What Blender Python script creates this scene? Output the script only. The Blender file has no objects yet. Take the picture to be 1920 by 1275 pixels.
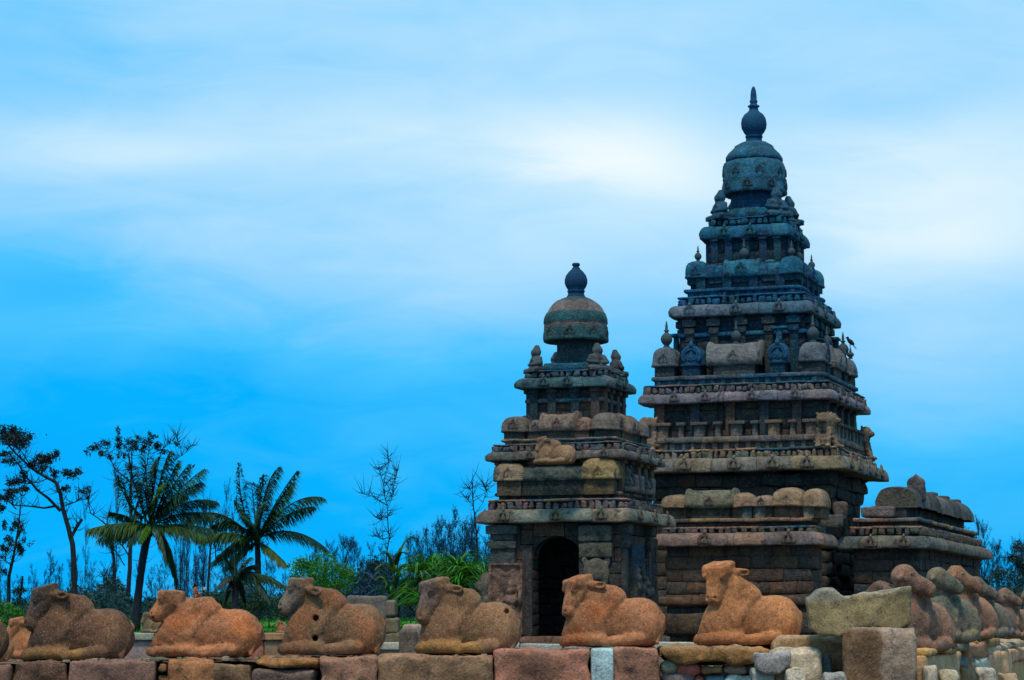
import bpy, math, random
import numpy as np

# ------------------------------------------------------------------ scene, camera, world, sun
sc = bpy.context.scene
COL = sc.collection
random.seed(7)
RNG = np.random.default_rng(7)
EYE = 1.7
FPX = 4500.0
TILT = math.atan((1171 - 637.5) / FPX)
CT, ST = math.cos(TILT), math.sin(TILT)

cam_data = bpy.data.cameras.new("camera")
cam = bpy.data.objects.new("camera", cam_data)
COL.objects.link(cam)
cam.location = (0, 0, EYE)
cam.rotation_euler = (math.pi / 2 + TILT, 0, 0)
cam_data.sensor_width = 36.0
cam_data.lens = FPX / 1920 * 36.0
cam_data.clip_start = 0.5
cam_data.clip_end = 4000
sc.camera = cam

SUN_EL = math.radians(64)
SUN_AZ = math.radians(-168)      # clockwise from +Y: behind the camera, to its left
sun_data = bpy.data.lights.new("sun", 'SUN')
sun_data.energy = 3.0
sun_data.angle = math.radians(9)
sun_data.color = (1.0, 0.80, 0.56)
sun = bpy.data.objects.new("sun", sun_data)
COL.objects.link(sun)
sun.rotation_euler = (math.pi / 2 - SUN_EL, 0, math.pi - SUN_AZ)

world = bpy.data.worlds.new("World")
sc.world = world
world.use_nodes = True


def build_world():
    nt = world.node_tree
    N, L = nt.nodes, nt.links
    N.clear()
    out = N.new('ShaderNodeOutputWorld')
    bg = N.new('ShaderNodeBackground')
    L.new(bg.outputs[0], out.inputs[0])

    def M(op, a, b=None, c=None):
        n = N.new('ShaderNodeMath')
        n.operation = op
        for i, v in enumerate((a, b, c)):
            if v is None:
                continue
            if isinstance(v, (int, float)):
                n.inputs[i].default_value = v
            else:
                L.new(v, n.inputs[i])
        return n.outputs[0]

    tc = N.new('ShaderNodeTexCoord')
    sep = N.new('ShaderNodeSeparateXYZ')
    L.new(tc.outputs['Generated'], sep.inputs[0])
    az = M('MULTIPLY', M('ARCTAN2', sep.outputs[0], sep.outputs[1]), 180 / math.pi)
    el = M('MULTIPLY', M('ARCSINE', sep.outputs[2]), 180 / math.pi)
    # stretched, warped noise: long soft bands of cloud
    comb = N.new('ShaderNodeCombineXYZ')
    L.new(M('MULTIPLY', az, 0.10), comb.inputs[0])
    L.new(M('MULTIPLY', el, 0.34), comb.inputs[1])
    n1 = N.new('ShaderNodeTexNoise')
    n1.inputs['Scale'].default_value = 1.0
    n1.inputs['Detail'].default_value = 4.0
    n1.inputs['Roughness'].default_value = 0.5
    n1.inputs['Distortion'].default_value = 0.6
    L.new(comb.outputs[0], n1.inputs['Vector'])
    n2 = N.new('ShaderNodeTexNoise')
    n2.inputs['Scale'].default_value = 2.6
    n2.inputs['Detail'].default_value = 5.0
    n2.inputs['Roughness'].default_value = 0.55
    n2.inputs['Distortion'].default_value = 1.0
    L.new(comb.outputs[0], n2.inputs['Vector'])
    # base: clear saturated blue low down, a veil of cloud from 6 degrees up
    ramp = N.new('ShaderNodeValToRGB')
    L.new(M('DIVIDE', el, 30.0), ramp.inputs[0])
    cr = ramp.color_ramp
    cr.interpolation = 'EASE'
    for i, (p, v) in enumerate([(0.0, 0.12), (0.10, 0.15), (0.17, 0.23), (0.24, 0.37), (0.31, 0.50), (0.38, 0.58), (0.46, 0.54), (1.0, 0.52)]):
        e = cr.elements[i] if i < 2 else cr.elements.new(p)
        e.position = p
        e.color = (v, v, v, 1)
    w = ramp.outputs[0]
    w = M('ADD', w, M('MULTIPLY', M('SUBTRACT', n1.outputs[0], 0.5), 0.22))
    w = M('ADD', w, M('MULTIPLY', M('SUBTRACT', n2.outputs[0], 0.5), 0.16))
    warp = M('MULTIPLY', M('SUBTRACT', n1.outputs[0], 0.5), 3.2)
    vec = N.new('ShaderNodeCombineXYZ')
    L.new(M('ADD', az, M('MULTIPLY', M('SUBTRACT', n2.outputs[0], 0.5), 2.6)), vec.inputs[0])
    L.new(M('ADD', el, M('MULTIPLY', warp, 0.35)), vec.inputs[1])
    # banks of brighter and clearer sky: azimuth, elevation, widths (degrees), strength
    for (px, py, sx, sy, amp) in SKY_BANKS:
        a0, e0 = (px - 960) / 78.5, (1171 - py) / 78.5
        s = N.new('ShaderNodeVectorMath')
        s.operation = 'SUBTRACT'
        L.new(vec.outputs[0], s.inputs[0])
        s.inputs[1].default_value = (a0, e0, 0)
        m = N.new('ShaderNodeVectorMath')
        m.operation = 'MULTIPLY'
        L.new(s.outputs[0], m.inputs[0])
        m.inputs[1].default_value = (78.5 / sx, 78.5 / sy, 0)
        d = N.new('ShaderNodeVectorMath')
        d.operation = 'DOT_PRODUCT'
        L.new(m.outputs[0], d.inputs[0])
        L.new(m.outputs[0], d.inputs[1])
        g = M('MULTIPLY', M('EXPONENT', M('MULTIPLY', d.outputs['Value'], -1.0)), amp)
        w = M('ADD', w, g)
    col = N.new('ShaderNodeValToRGB')
    L.new(w, col.inputs[0])
    cr = col.color_ramp
    cr.interpolation = 'LINEAR'
    stops = [(0.0, (0.0, 0.385, 1.0)), (0.12, (0.0, 0.44, 1.0)), (0.30, (0.07, 0.55, 1.0)), (0.50, (0.30, 0.67, 1.0)),
             (0.72, (0.56, 0.82, 1.0)), (1.0, (0.92, 1.0, 1.0))]
    for i, (p, c) in enumerate(stops):
        e = cr.elements[i] if i < 2 else cr.elements.new(p)
        e.position = p
        e.color = (*c, 1)
    sky = N.new('ShaderNodeTexSky')
    sky.sky_type = 'NISHITA'
    sky.sun_disc = False
    sky.sun_elevation = SUN_EL
    sky.sun_rotation = SUN_AZ
    skm = N.new('ShaderNodeVectorMath')
    skm.operation = 'SCALE'
    L.new(sky.outputs[0], skm.inputs[0])
    skm.inputs['Scale'].default_value = 0.10
    mix = N.new('ShaderNodeMix')
    mix.data_type = 'RGBA'
    mix.inputs['Factor'].default_value = 0.995
    L.new(skm.outputs[0], mix.inputs[6])
    L.new(col.outputs[0], mix.inputs[7])
    L.new(mix.outputs[2], bg.inputs[0])
    bg.inputs[1].default_value = 1.0


SKY_BANKS = [(1150, 300, 190, 80, 0.30), (1290, 360, 160, 60, 0.14), (860, 240, 360, 70, 0.12), (230, 292, 260, 50, 0.16), (1800, 360, 320, 150, 0.24),
             (1700, 500, 300, 110, 0.20), (1000, 430, 460, 100, 0.10), (90, 170, 330, 110, -0.10), (0, 0, 220, 140, -0.10), (350, 690, 560, 150, -0.09),
             (60, 520, 260, 90, -0.16), (1750, 760, 340, 170, 0.20), (1250, 60, 500, 60, 0.05), (1700, 210, 190, 46, -0.10), (800, 560, 420, 90, 0.12), (60, 900, 420, 200, -0.06)]
build_world()
sc.view_settings.view_transform = 'Standard'
sc.view_settings.look = 'None'
sc.view_settings.exposure = 0.0
sc.view_settings.gamma = 1.0

# ------------------------------------------------------------------ helpers


def ray(px, py):
    dx, dy = (px - 960) / FPX, -(py - 637.5) / FPX
    return np.array([dx, CT - dy * ST, ST + dy * CT])


def at(px, py, Y):
    """World point at ground distance Y in the direction of a photo pixel."""
    d = ray(px, py)
    return np.array([0, 0, EYE]) + d * (Y / d[1])


def proj(p):
    x, y, z = p[0], p[1], p[2] - EYE
    f = y * CT + z * ST
    u = -y * ST + z * CT
    return 960 + FPX * x / f, 637.5 - FPX * u / f


def tag(o, label=None, cat=None, group=None, kind=None):
    if label:
        o['label'] = label
    if cat:
        o['category'] = cat
    if group:
        o['group'] = group
    if kind:
        o['kind'] = kind
    return o


def empty(name, loc, rz=0.0):
    o = bpy.data.objects.new(name, None)
    COL.objects.link(o)
    o.location = tuple(float(v) for v in loc)
    o.rotation_euler = (0, 0, rz)
    o.empty_display_size = 0.2
    return o


def _h(ix, iy, iz, seed):
    n = (ix.astype(np.int64) * 374761393 + iy.astype(np.int64) * 668265263 + iz.astype(np.int64) * 1274126177 + seed * 974711) & 0xffffffff
    n = ((n ^ (n >> 13)) * 1274126177) & 0xffffffff
    n = (n ^ (n >> 16)) & 0xffffffff
    return n.astype(np.float64) / 4294967295.0 * 2 - 1


def vnoise(P, s, seed=0):
    q = np.asarray(P, float) * s
    i = np.floor(q).astype(np.int64)
    f = q - i
    f = f * f * (3 - 2 * f)
    r = 0
    for a in (0, 1):
        wx = f[..., 0] if a else 1 - f[..., 0]
        for b in (0, 1):
            wy = f[..., 1] if b else 1 - f[..., 1]
            for c in (0, 1):
                wz = f[..., 2] if c else 1 - f[..., 2]
                r = r + wx * wy * wz * _h(i[..., 0] + a, i[..., 1] + b, i[..., 2] + c, seed)
    return r


def fbm(P, s, octs=3, seed=0):
    r, a, t = 0, 1.0, 0.0
    for k in range(octs):
        r = r + a * vnoise(P, s * 2 ** k, seed + k * 17)
        t += a
        a *= 0.5
    return r / t


class MB:
    def __init__(self):
        self.V, self.F, self.C, self.n = [], [], [], 0

    def add(self, verts, faces, col=(0.3, 0.3, 0.3)):
        verts = np.asarray(verts, float).reshape(-1, 3)
        c = np.asarray(col, float)
        if c.ndim == 1:
            c = np.tile(c, (len(verts), 1))
        self.V.append(verts)
        self.C.append(c)
        n = self.n
        if isinstance(faces, np.ndarray):
            self.F.extend((faces + n).tolist())
        else:
            self.F.extend([[i + n for i in f] for f in faces])
        self.n += len(verts)
        return self

    def grid(self, P, col=(0.3, 0.3, 0.3), cu=False, cv=False):
        P = np.asarray(P, float)
        m, n = P.shape[:2]
        I = np.arange(m * n).reshape(m, n)
        A = I if not cu else np.vstack([I, I[:1]])
        if cv:
            A = np.hstack([A, A[:, :1]])
        q = np.stack([A[:-1, :-1], A[1:, :-1], A[1:, 1:], A[:-1, 1:]], -1).reshape(-1, 4)
        c = np.asarray(col, float)
        if c.ndim == 3:
            c = c.reshape(-1, 3)
        return self.add(P.reshape(-1, 3), q, c)

    def tube(self, path, radii, sides=7, col=(0.3, 0.3, 0.3), cap=True):
        path = np.asarray(path, float)
        k = len(path)
        radii = np.broadcast_to(np.asarray(radii, float), (k,))
        t = np.gradient(path, axis=0)
        t /= np.linalg.norm(t, axis=1)[:, None] + 1e-9
        ref = np.array([0.13, 1.0, 0.07]) if abs(t[0][1]) < 0.8 else np.array([1.0, 0.1, 0.05])
        P = np.zeros((k, sides, 3))
        an = np.linspace(0, 2 * np.pi, sides, endpoint=False)
        for i in range(k):
            a = np.cross(t[i], ref)
            a /= np.linalg.norm(a) + 1e-9
            b = np.cross(t[i], a)
            P[i] = path[i] + radii[i] * (np.cos(an)[:, None] * a + np.sin(an)[:, None] * b)
        self.grid(P, col, cv=True)
        if cap:
            n0 = self.n - k * sides
            self.F.append(list(range(n0, n0 + sides)))
            self.F.append(list(range(n0 + (k - 1) * sides + sides - 1, n0 + (k - 1) * sides - 1, -1)))
        return self

    def lathe(self, prof, center=(0, 0, 0), sides=24, col=(0.3, 0.3, 0.3), flute=0.0, nfl=12):
        prof = np.asarray(prof, float)
        an = np.linspace(0, 2 * np.pi, sides, endpoint=False)
        r = prof[:, 0][:, None] * (1 + flute * np.abs(np.cos(an * nfl / 2))[None, :] * (prof[:, 0] > prof[:, 0].max() * 0.6)[:, None])
        P = np.stack([r * np.cos(an), r * np.sin(an), np.repeat(prof[:, 1][:, None], sides, 1)], -1) + np.asarray(center)
        return self.grid(P, col, cv=True)

    def rbox(self, c, h, r=0.03, n=5, col=(0.3, 0.3, 0.3), rough=0.0, seed=0, ns=3.0, rot=None):
        """Rounded box, subdivided and roughened."""
        c, h = np.asarray(c, float), np.asarray(h, float)
        r = min(r, h.min() * 0.98)
        g = np.linspace(-1, 1, n + 1)
        U, W = np.meshgrid(g, g, indexing='ij')
        for ax in range(3):
            for s in (-1, 1):
                p = np.zeros((n + 1, n + 1, 3))
                p[..., ax] = s
                p[..., (ax + 1) % 3] = U * s
                p[..., (ax + 2) % 3] = W
                # push the grid towards the edges so the rounding gets vertices
                q = np.sign(p) * np.abs(p) ** 0.75 * h
                inner = np.clip(q, -(h - r), h - r)
                d = q - inner
                L = np.linalg.norm(d, axis=-1, keepdims=True)
                q = inner + np.where(L > 1e-9, d / (L + 1e-12) * r, 0)
                if rough:
                    nrm = q / h
                    nrm = nrm / (np.linalg.norm(nrm, axis=-1, keepdims=True) + 1e-9)
                    q = q + nrm * (fbm(q + c, ns, 3, seed) * rough)[..., None]
                if rot is not None:
                    q = q @ np.asarray(rot).T
                self.grid((q + c), col)
        return self

    def build(self, name, mat, parent=None, smooth=True, loc=None):
        me = bpy.data.meshes.new(name)
        V = np.vstack(self.V)
        me.from_pydata(V.tolist(), [], self.F)
        at_ = me.color_attributes.new('tint', 'FLOAT_COLOR', 'POINT')
        C = np.vstack(self.C)
        at_.data.foreach_set('color', np.hstack([C, np.ones((len(C), 1))]).astype(np.float32).ravel())
        if smooth:
            me.polygons.foreach_set('use_smooth', np.ones(len(me.polygons), bool))
        me.update()
        me.validate()
        me.materials.append(mat)
        o = bpy.data.objects.new(name, me)
        COL.objects.link(o)
        if parent is not None:
            o.parent = parent
        if loc is not None:
            o.location = tuple(float(v) for v in loc)
        return o


def weld(o, dist=0.0005):
    import bmesh
    bm = bmesh.new()
    bm.from_mesh(o.data)
    bmesh.ops.remove_doubles(bm, verts=bm.verts, dist=dist)
    bmesh.ops.recalc_face_normals(bm, faces=bm.faces)
    bm.to_mesh(o.data)
    bm.free()
    return o


def dup(o, parent, rz=None, loc=None):
    c = o.copy()
    COL.objects.link(c)
    c.parent = parent
    if rz is not None:
        c.rotation_euler = (0, 0, rz)
    if loc is not None:
        c.location = loc
    for ch in list(o.children):
        dup(ch, c)
    return c


# ---- signed distance modelling
def ell(P, c, r, R=None):
    p = P - np.asarray(c)
    if R is not None:
        p = p @ R
    r = np.asarray(r, float)
    k0 = np.linalg.norm(p / r, axis=-1)
    k1 = np.linalg.norm(p / (r * r), axis=-1) + 1e-9
    return k0 * (k0 - 1) / k1


def cap(P, a, b, ra, rb=None):
    a, b = np.asarray(a, float), np.asarray(b, float)
    rb = ra if rb is None else rb
    ab = b - a
    t = np.clip(((P - a) @ ab) / (ab @ ab), 0, 1)
    return np.linalg.norm(P - a - t[..., None] * ab, axis=-1) - (ra + (rb - ra) * t)


def sbox(P, c, h, r=0.02, R=None):
    p = P - np.asarray(c)
    if R is not None:
        p = p @ R
    q = np.abs(p) - (np.asarray(h) - r)
    return np.linalg.norm(np.maximum(q, 0), axis=-1) + np.minimum(q.max(-1), 0) - r


def smin(a, b, k):
    h = np.clip(0.5 + 0.5 * (b - a) / k, 0, 1)
    return b + (a - b) * h - k * h * (1 - h)


def smax(a, b, k):
    return -smin(-a, -b, k)


def rotm(rx=0, ry=0, rz=0):
    cx, sx, cy, sy, cz, sz = math.cos(rx), math.sin(rx), math.cos(ry), math.sin(ry), math.cos(rz), math.sin(rz)
    X = np.array([[1, 0, 0], [0, cx, -sx], [0, sx, cx]])
    Y = np.array([[cy, 0, sy], [0, 1, 0], [-sy, 0, cy]])
    Z = np.array([[cz, -sz, 0], [sz, cz, 0], [0, 0, 1]])
    return Z @ Y @ X


def surfnet(fn, lo, hi, d):
    lo, hi = np.asarray(lo, float), np.asarray(hi, float)
    n = np.ceil((hi - lo) / d).astype(int) + 1
    ax = [lo[i] + np.arange(n[i]) * d for i in range(3)]
    G = np.stack(np.meshgrid(*ax, indexing='ij'), -1)
    V = fn(G.reshape(-1, 3)).reshape(n)
    S = V < 0
    offs = [(i, j, k) for i in (0, 1) for j in (0, 1) for k in (0, 1)]
    cnt = sum(S[o[0]:n[0] - 1 + o[0], o[1]:n[1] - 1 + o[1], o[2]:n[2] - 1 + o[2]].astype(int) for o in offs)
    act = (cnt > 0) & (cnt < 8)
    idx = -np.ones(act.shape, int)
    A = np.argwhere(act)
    idx[act] = np.arange(len(A))
    vals = np.stack([V[A[:, 0] + o[0], A[:, 1] + o[1], A[:, 2] + o[2]] for o in offs], 1)
    acc = np.zeros((len(A), 3))
    c = np.zeros(len(A))
    for i in range(8):
        for j in range(i + 1, 8):
            if sum(abs(offs[i][k] - offs[j][k]) for k in range(3)) != 1:
                continue
            va, vb = vals[:, i], vals[:, j]
            m = (va < 0) != (vb < 0)
            t = np.where(m, va / np.where(m, va - vb, 1), 0)
            p = np.asarray(offs[i]) + t[:, None] * (np.asarray(offs[j]) - np.asarray(offs[i]))
            acc[m] += p[m]
            c[m] += 1
    verts = lo + (A + acc / c[:, None]) * d
    faces = []
    for a in range(3):
        b, e = (a + 1) % 3, (a + 2) % 3
        sl0, sl1 = [slice(None)] * 3, [slice(None)] * 3
        sl0[a], sl1[a] = slice(0, -1), slice(1, None)
        X = S[tuple(sl0)] != S[tuple(sl1)]
        E = np.argwhere(X)
        E = E[(E[:, b] > 0) & (E[:, e] > 0) & (E[:, b] < n[b] - 1) & (E[:, e] < n[e] - 1)]
        sgn = S[tuple(E.T)]

        def cell(db, de):
            q = E.copy()
            q[:, b] -= db
            q[:, e] -= de
            return idx[tuple(q.T)]
        quad = np.stack([cell(1, 1), cell(0, 1), cell(0, 0), cell(1, 0)], 1)
        quad[~sgn] = quad[~sgn][:, ::-1]
        faces.append(quad)
    F = np.vstack(faces)
    F = F[(F >= 0).all(1)]
    return verts, F


def mixc(a, b, t):
    t = np.clip(np.asarray(t), 0, 1)[..., None]
    return np.asarray(a) * (1 - t) + np.asarray(b) * t


# ------------------------------------------------------------------ materials
def new_mat(name):
    m = bpy.data.materials.new(name)
    m.use_nodes = True
    m.node_tree.nodes.clear()
    return m


def stone_mat(name, speck=0.0, speck_scale=45.0, rough=0.92, bump=0.5, bscale=9.0, blot=0.5, blot_scale=1.3, crust=(0.02, 0.03, 0.035), crust_amt=0.35, pale=(0.42, 0.47, 0.42), pale_amt=0.15, bdist=0.05):
    m = new_mat(name)
    nt = m.node_tree
    N, L = nt.nodes, nt.links
    out = N.new('ShaderNodeOutputMaterial')
    bs = N.new('ShaderNodeBsdfPrincipled')
    bs.inputs['Roughness'].default_value = rough
    bs.inputs['Specular IOR Level'].default_value = 0.25
    L.new(bs.outputs[0], out.inputs[0])
    tc = N.new('ShaderNodeTexCoord')
    att = N.new('ShaderNodeAttribute')
    att.attribute_name = 'tint'

    def noise(scale, detail=5.0, rg=0.6, dist=0.0, off=0.0):
        n = N.new('ShaderNodeTexNoise')
        n.inputs['Scale'].default_value = scale
        n.inputs['Detail'].default_value = detail
        n.inputs['Roughness'].default_value = rg
        n.inputs['Distortion'].default_value = dist
        if off:
            mp = N.new('ShaderNodeMapping')
            mp.inputs['Location'].default_value = (off, off * 1.7, off * 0.6)
            L.new(tc.outputs['Object'], mp.inputs[0])
            L.new(mp.outputs[0], n.inputs['Vector'])
        else:
            L.new(tc.outputs['Object'], n.inputs['Vector'])
        return n.outputs[0]

    def rampf(v, lo, hi, a=0.0, b=1.0):
        r = N.new('ShaderNodeMapRange')
        r.inputs['From Min'].default_value = lo
        r.inputs['From Max'].default_value = hi
        r.inputs['To Min'].default_value = a
        r.inputs['To Max'].default_value = b
        L.new(v, r.inputs['Value'])
        return r.outputs[0]

    def mix(fac, a, b, mode='MIX'):
        n = N.new('ShaderNodeMix')
        n.data_type = 'RGBA'
        n.blend_type = mode
        if isinstance(fac, float):
            n.inputs['Factor'].default_value = fac
        else:
            L.new(fac, n.inputs['Factor'])
        for k, v in ((6, a), (7, b)):
            if isinstance(v, tuple):
                n.inputs[k].default_value = (*v, 1)
            else:
                L.new(v, n.inputs[k])
        return n.outputs[2]

    def gray(v):
        c = N.new('ShaderNodeCombineColor')
        for i in range(3):
            L.new(v, c.inputs[i])
        return c.outputs[0]

    big = noise(blot_scale, 6, 0.62, 0.4)
    mid = noise(blot_scale * 5.5, 5, 0.62, 0.2, 3.1)
    fine = noise(bscale * 3.2, 4, 0.65)
    col = att.outputs['Color']
    col = mix(1.0, col, gray(rampf(big, 0.28, 0.72, 1 - blot, 1 + blot)), 'MULTIPLY')
    col = mix(1.0, col, gray(rampf(mid, 0.28, 0.72, 1 - blot * 0.7, 1 + blot * 0.7)), 'MULTIPLY')
    if crust_amt:
        col = mix(rampf(noise(blot_scale * 2.3, 6, 0.7, 0.3, 7.7), 0.54, 0.66, 0, crust_amt * 2), col, crust)
    if pale_amt:
        col = mix(rampf(noise(blot_scale * 4.1, 6, 0.72, 0.3, 13.3), 0.60, 0.70, 0, pale_amt * 2), col, pale)
    if speck:
        vo_ = N.new('ShaderNodeTexVoronoi')
        vo_.inputs['Scale'].default_value = speck_scale
        L.new(tc.outputs['Object'], vo_.inputs['Vector'])
        sp = N.new('ShaderNodeSeparateColor')
        L.new(vo_.outputs['Color'], sp.inputs[0])
        s1 = noise(speck_scale * 0.5, 3, 0.7)
        col = mix(rampf(sp.outputs[0], 0.66, 0.98, 0, speck), col, (0.014, 0.009, 0.006))
        col = mix(rampf(sp.outputs[1], 0.70, 1.0, 0, speck * 0.45), col, mix(0.5, att.outputs['Color'], (0.80, 0.66, 0.48)))
        col = mix(rampf(s1, 0.55, 0.66, 0, speck * 0.5), col, (0.02, 0.013, 0.009))
    L.new(col, bs.inputs['Base Color'])
    hsum = N.new('ShaderNodeMath')
    hsum.operation = 'MULTIPLY_ADD'
    L.new(mid, hsum.inputs[0])
    hsum.inputs[1].default_value = 1.0
    L.new(fine, hsum.inputs[2])
    bp = N.new('ShaderNodeBump')
    bp.inputs['Strength'].default_value = bump
    bp.inputs['Distance'].default_value = bdist
    L.new(hsum.outputs[0], bp.inputs['Height'])
    L.new(bp.outputs[0], bs.inputs['Normal'])
    return m


def plain_mat(name, rough=0.8, spec=0.3, vary=0.35, vscale=3.0, transl=0.0):
    m = new_mat(name)
    nt = m.node_tree
    N, L = nt.nodes, nt.links
    out = N.new('ShaderNodeOutputMaterial')
    bs = N.new('ShaderNodeBsdfPrincipled')
    bs.inputs['Roughness'].default_value = rough
    bs.inputs['Specular IOR Level'].default_value = spec
    att = N.new('ShaderNodeAttribute')
    att.attribute_name = 'tint'
    tc = N.new('ShaderNodeTexCoord')
    n = N.new('ShaderNodeTexNoise')
    n.inputs['Scale'].default_value = vscale
    n.inputs['Detail'].default_value = 4
    L.new(tc.outputs['Object'], n.inputs['Vector'])
    mr = N.new('ShaderNodeMapRange')
    mr.inputs['From Min'].default_value = 0.3
    mr.inputs['From Max'].default_value = 0.7
    mr.inputs['To Min'].default_value = 1 - vary
    mr.inputs['To Max'].default_value = 1 + vary
    L.new(n.outputs[0], mr.inputs['Value'])
    mx = N.new('ShaderNodeVectorMath')
    mx.operation = 'SCALE'
    L.new(att.outputs['Color'], mx.inputs[0])
    L.new(mr.outputs[0], mx.inputs['Scale'])
    L.new(mx.outputs[0], bs.inputs['Base Color'])
    if transl:
        tr = N.new('ShaderNodeBsdfTranslucent')
        L.new(mx.outputs[0], tr.inputs['Color'])
        ms = N.new('ShaderNodeMixShader')
        ms.inputs[0].default_value = transl
        L.new(bs.outputs[0], ms.inputs[1])
        L.new(tr.outputs[0], ms.inputs[2])
        L.new(ms.outputs[0], out.inputs[0])
    else:
        L.new(bs.outputs[0], out.inputs[0])
    return m


M_TEMPLE = stone_mat('weathered_temple_stone', bump=0.9, bscale=7.0, blot=0.5, blot_scale=1.1, crust_amt=0.40, crust=(0.008, 0.026, 0.038), pale_amt=0.10, pale=(0.20, 0.33, 0.36), speck=0.25, speck_scale=16.0, bdist=0.09)
M_BASALT = stone_mat('dark_finial_stone', bump=0.7, bscale=6.0, blot=0.25, blot_scale=1.4, crust_amt=0.0, pale_amt=0.0, rough=0.85)
M_GRANITE = stone_mat('speckled_granite', speck=0.50, speck_scale=70.0, bump=0.5, bscale=10.0, blot=0.42, blot_scale=1.7, crust_amt=0.24, crust=(0.045, 0.030, 0.020), pale_amt=0.05, pale=(0.5, 0.36, 0.24), bdist=0.02)
M_BLOCK = stone_mat('rough_wall_stone', speck=0.42, speck_scale=66.0, bump=0.45, bscale=9.0, blot=0.35, blot_scale=2.6, crust_amt=0.22, crust=(0.035, 0.022, 0.016), pale_amt=0.12, pale=(0.50, 0.42, 0.30), bdist=0.04)
M_BARK = plain_mat('bark', 0.9, 0.1, 0.4, 6.0)
M_LEAF = plain_mat('leaves', 0.55, 0.3, 0.35, 1.2, 0.25)
M_NEEDLE = plain_mat('needles', 0.7, 0.2, 0.3, 1.0, 0.2)
M_GRASS = plain_mat('lawn', 0.9, 0.1, 0.45, 0.9)
M_SAND = plain_mat('sandy_court', 0.95, 0.1, 0.3, 1.5)
M_BIRD = plain_mat('feathers', 0.6, 0.3, 0.2, 20.0)
M_CLOTH = plain_mat('cloth', 0.9, 0.1, 0.2, 9.0)
M_SKIN = plain_mat('skin', 0.6, 0.3, 0.1, 9.0)

exec_order = []

# ------------------------------------------------------------------ temple
TH = math.radians(19)
U = np.array([math.cos(TH), -math.sin(TH), 0.0])
Vv = np.array([math.sin(TH), math.cos(TH), 0.0])
SUMCS = math.cos(TH) + math.sin(TH)
SLATE = [(.003, .100, .215), (.005, .118, .210), (.004, .086, .195), (.012, .130, .205), (.002, .105, .190)]  # blue haze-like cast over the upper tiers, put into the stone colour
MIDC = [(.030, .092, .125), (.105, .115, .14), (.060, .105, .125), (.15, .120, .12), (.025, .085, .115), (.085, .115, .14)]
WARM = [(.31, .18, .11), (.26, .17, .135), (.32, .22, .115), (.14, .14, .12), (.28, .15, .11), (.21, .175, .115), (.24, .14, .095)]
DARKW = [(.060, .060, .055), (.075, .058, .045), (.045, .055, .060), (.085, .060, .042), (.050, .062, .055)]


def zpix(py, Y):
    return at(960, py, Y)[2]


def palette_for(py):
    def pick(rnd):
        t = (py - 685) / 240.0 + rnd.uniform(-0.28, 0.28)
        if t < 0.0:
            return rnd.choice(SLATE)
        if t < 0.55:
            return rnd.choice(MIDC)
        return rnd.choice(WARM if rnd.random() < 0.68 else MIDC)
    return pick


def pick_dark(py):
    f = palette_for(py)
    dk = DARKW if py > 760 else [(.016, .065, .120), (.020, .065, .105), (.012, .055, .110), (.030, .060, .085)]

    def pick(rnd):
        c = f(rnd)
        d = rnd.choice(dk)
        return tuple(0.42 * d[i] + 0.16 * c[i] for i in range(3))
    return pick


def ring(mb, hx, hy, prof, pick, seg=0.14, block=(0.7, 1.6), rough=0.025, ns=2.6, cx=0, cy=0, groove=0.02, jit=0.02, seed=0, sides=(0, 1, 2, 3)):
    """A moulding round a rectangle: a profile of (outset, height) swept with mitred corners,
    laid in blocks of stone with open joints, worn by noise."""
    rnd = random.Random(seed * 31 + 5)
    prof = np.asarray(prof, float)
    rows, cols = [], []
    for s_ in range(4):
        lx, ly = (hx, hy) if s_ % 2 == 0 else (hy, hx)
        L = 2 * lx
        edges = [0.0]
        while edges[-1] < L - block[0] * 0.8:
            edges.append(edges[-1] + rnd.uniform(*block))
        edges[-1] = L
        if len(edges) < 2:
            edges = [0.0, L]
        S, J, T = [], [], []
        for a, b in zip(edges[:-1], edges[1:]):
            n = max(2, int((b - a) / seg))
            jo, jz, c = rnd.uniform(-jit, jit), rnd.uniform(-jit, jit) * 0.6, pick(rnd)
            first = a > 1e-6
            last = b < L - 1e-6
            if first:
                S.append(a + 0.004)
                J.append((jo - groove, jz))
                T.append(tuple(v * 0.6 for v in c))
            for i in range(n + 1):
                t = a + (b - a) * i / n
                if i == 0 and first:
                    t = a + 0.03
                if i == n and last:
                    t = b - 0.03
                if i == n and not last:
                    continue
                k = min(1.0, min(t, L - t) / 0.25)
                S.append(t)
                J.append((jo * k, jz * k))
                T.append(c)
            if last:
                S.append(b - 0.004)
                J.append((jo - groove, jz))
                T.append(tuple(v * 0.6 for v in c))
        S = np.array(S) / lx - 1.0
        J = np.array(J)
        O = prof[None, :, 0] + J[:, 0:1]
        Z = prof[None, :, 1] + J[:, 1:2]
        X = S[:, None] * (lx + O)
        Y = -(ly + O)
        P = np.stack([X, Y, Z], -1)
        an = s_ * math.pi / 2
        R = np.array([[math.cos(an), -math.sin(an), 0], [math.sin(an), math.cos(an), 0], [0, 0, 1]])
        rows.append(P @ R.T)
        cols.append(np.repeat(np.array(T)[:, None, :], len(prof), 1))
    P = np.concatenate(rows)
    C = np.concatenate(cols)
    if rough:
        q = P + np.array([seed * 3.7, seed * 1.3, 0])
        ctr = np.array([0, 0, 0])
        d = P - ctr
        d[..., 2] = 0
        d /= np.linalg.norm(d, axis=-1, keepdims=True) + 1e-9
        nz = fbm(q, ns, 3, seed)
        P = P + d * (nz * rough)[..., None]
        P[..., 2] += fbm(q, ns * 0.8, 2, seed + 9) * rough * 0.6
        chip = np.clip(vnoise(q, 1.7, seed + 3) - 0.45, 0, 1) * rough * 5
        P = P - d * chip[..., None]
    P[..., 0] += cx
    P[..., 1] += cy
    mb.grid(P, C, cu=True)


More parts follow.
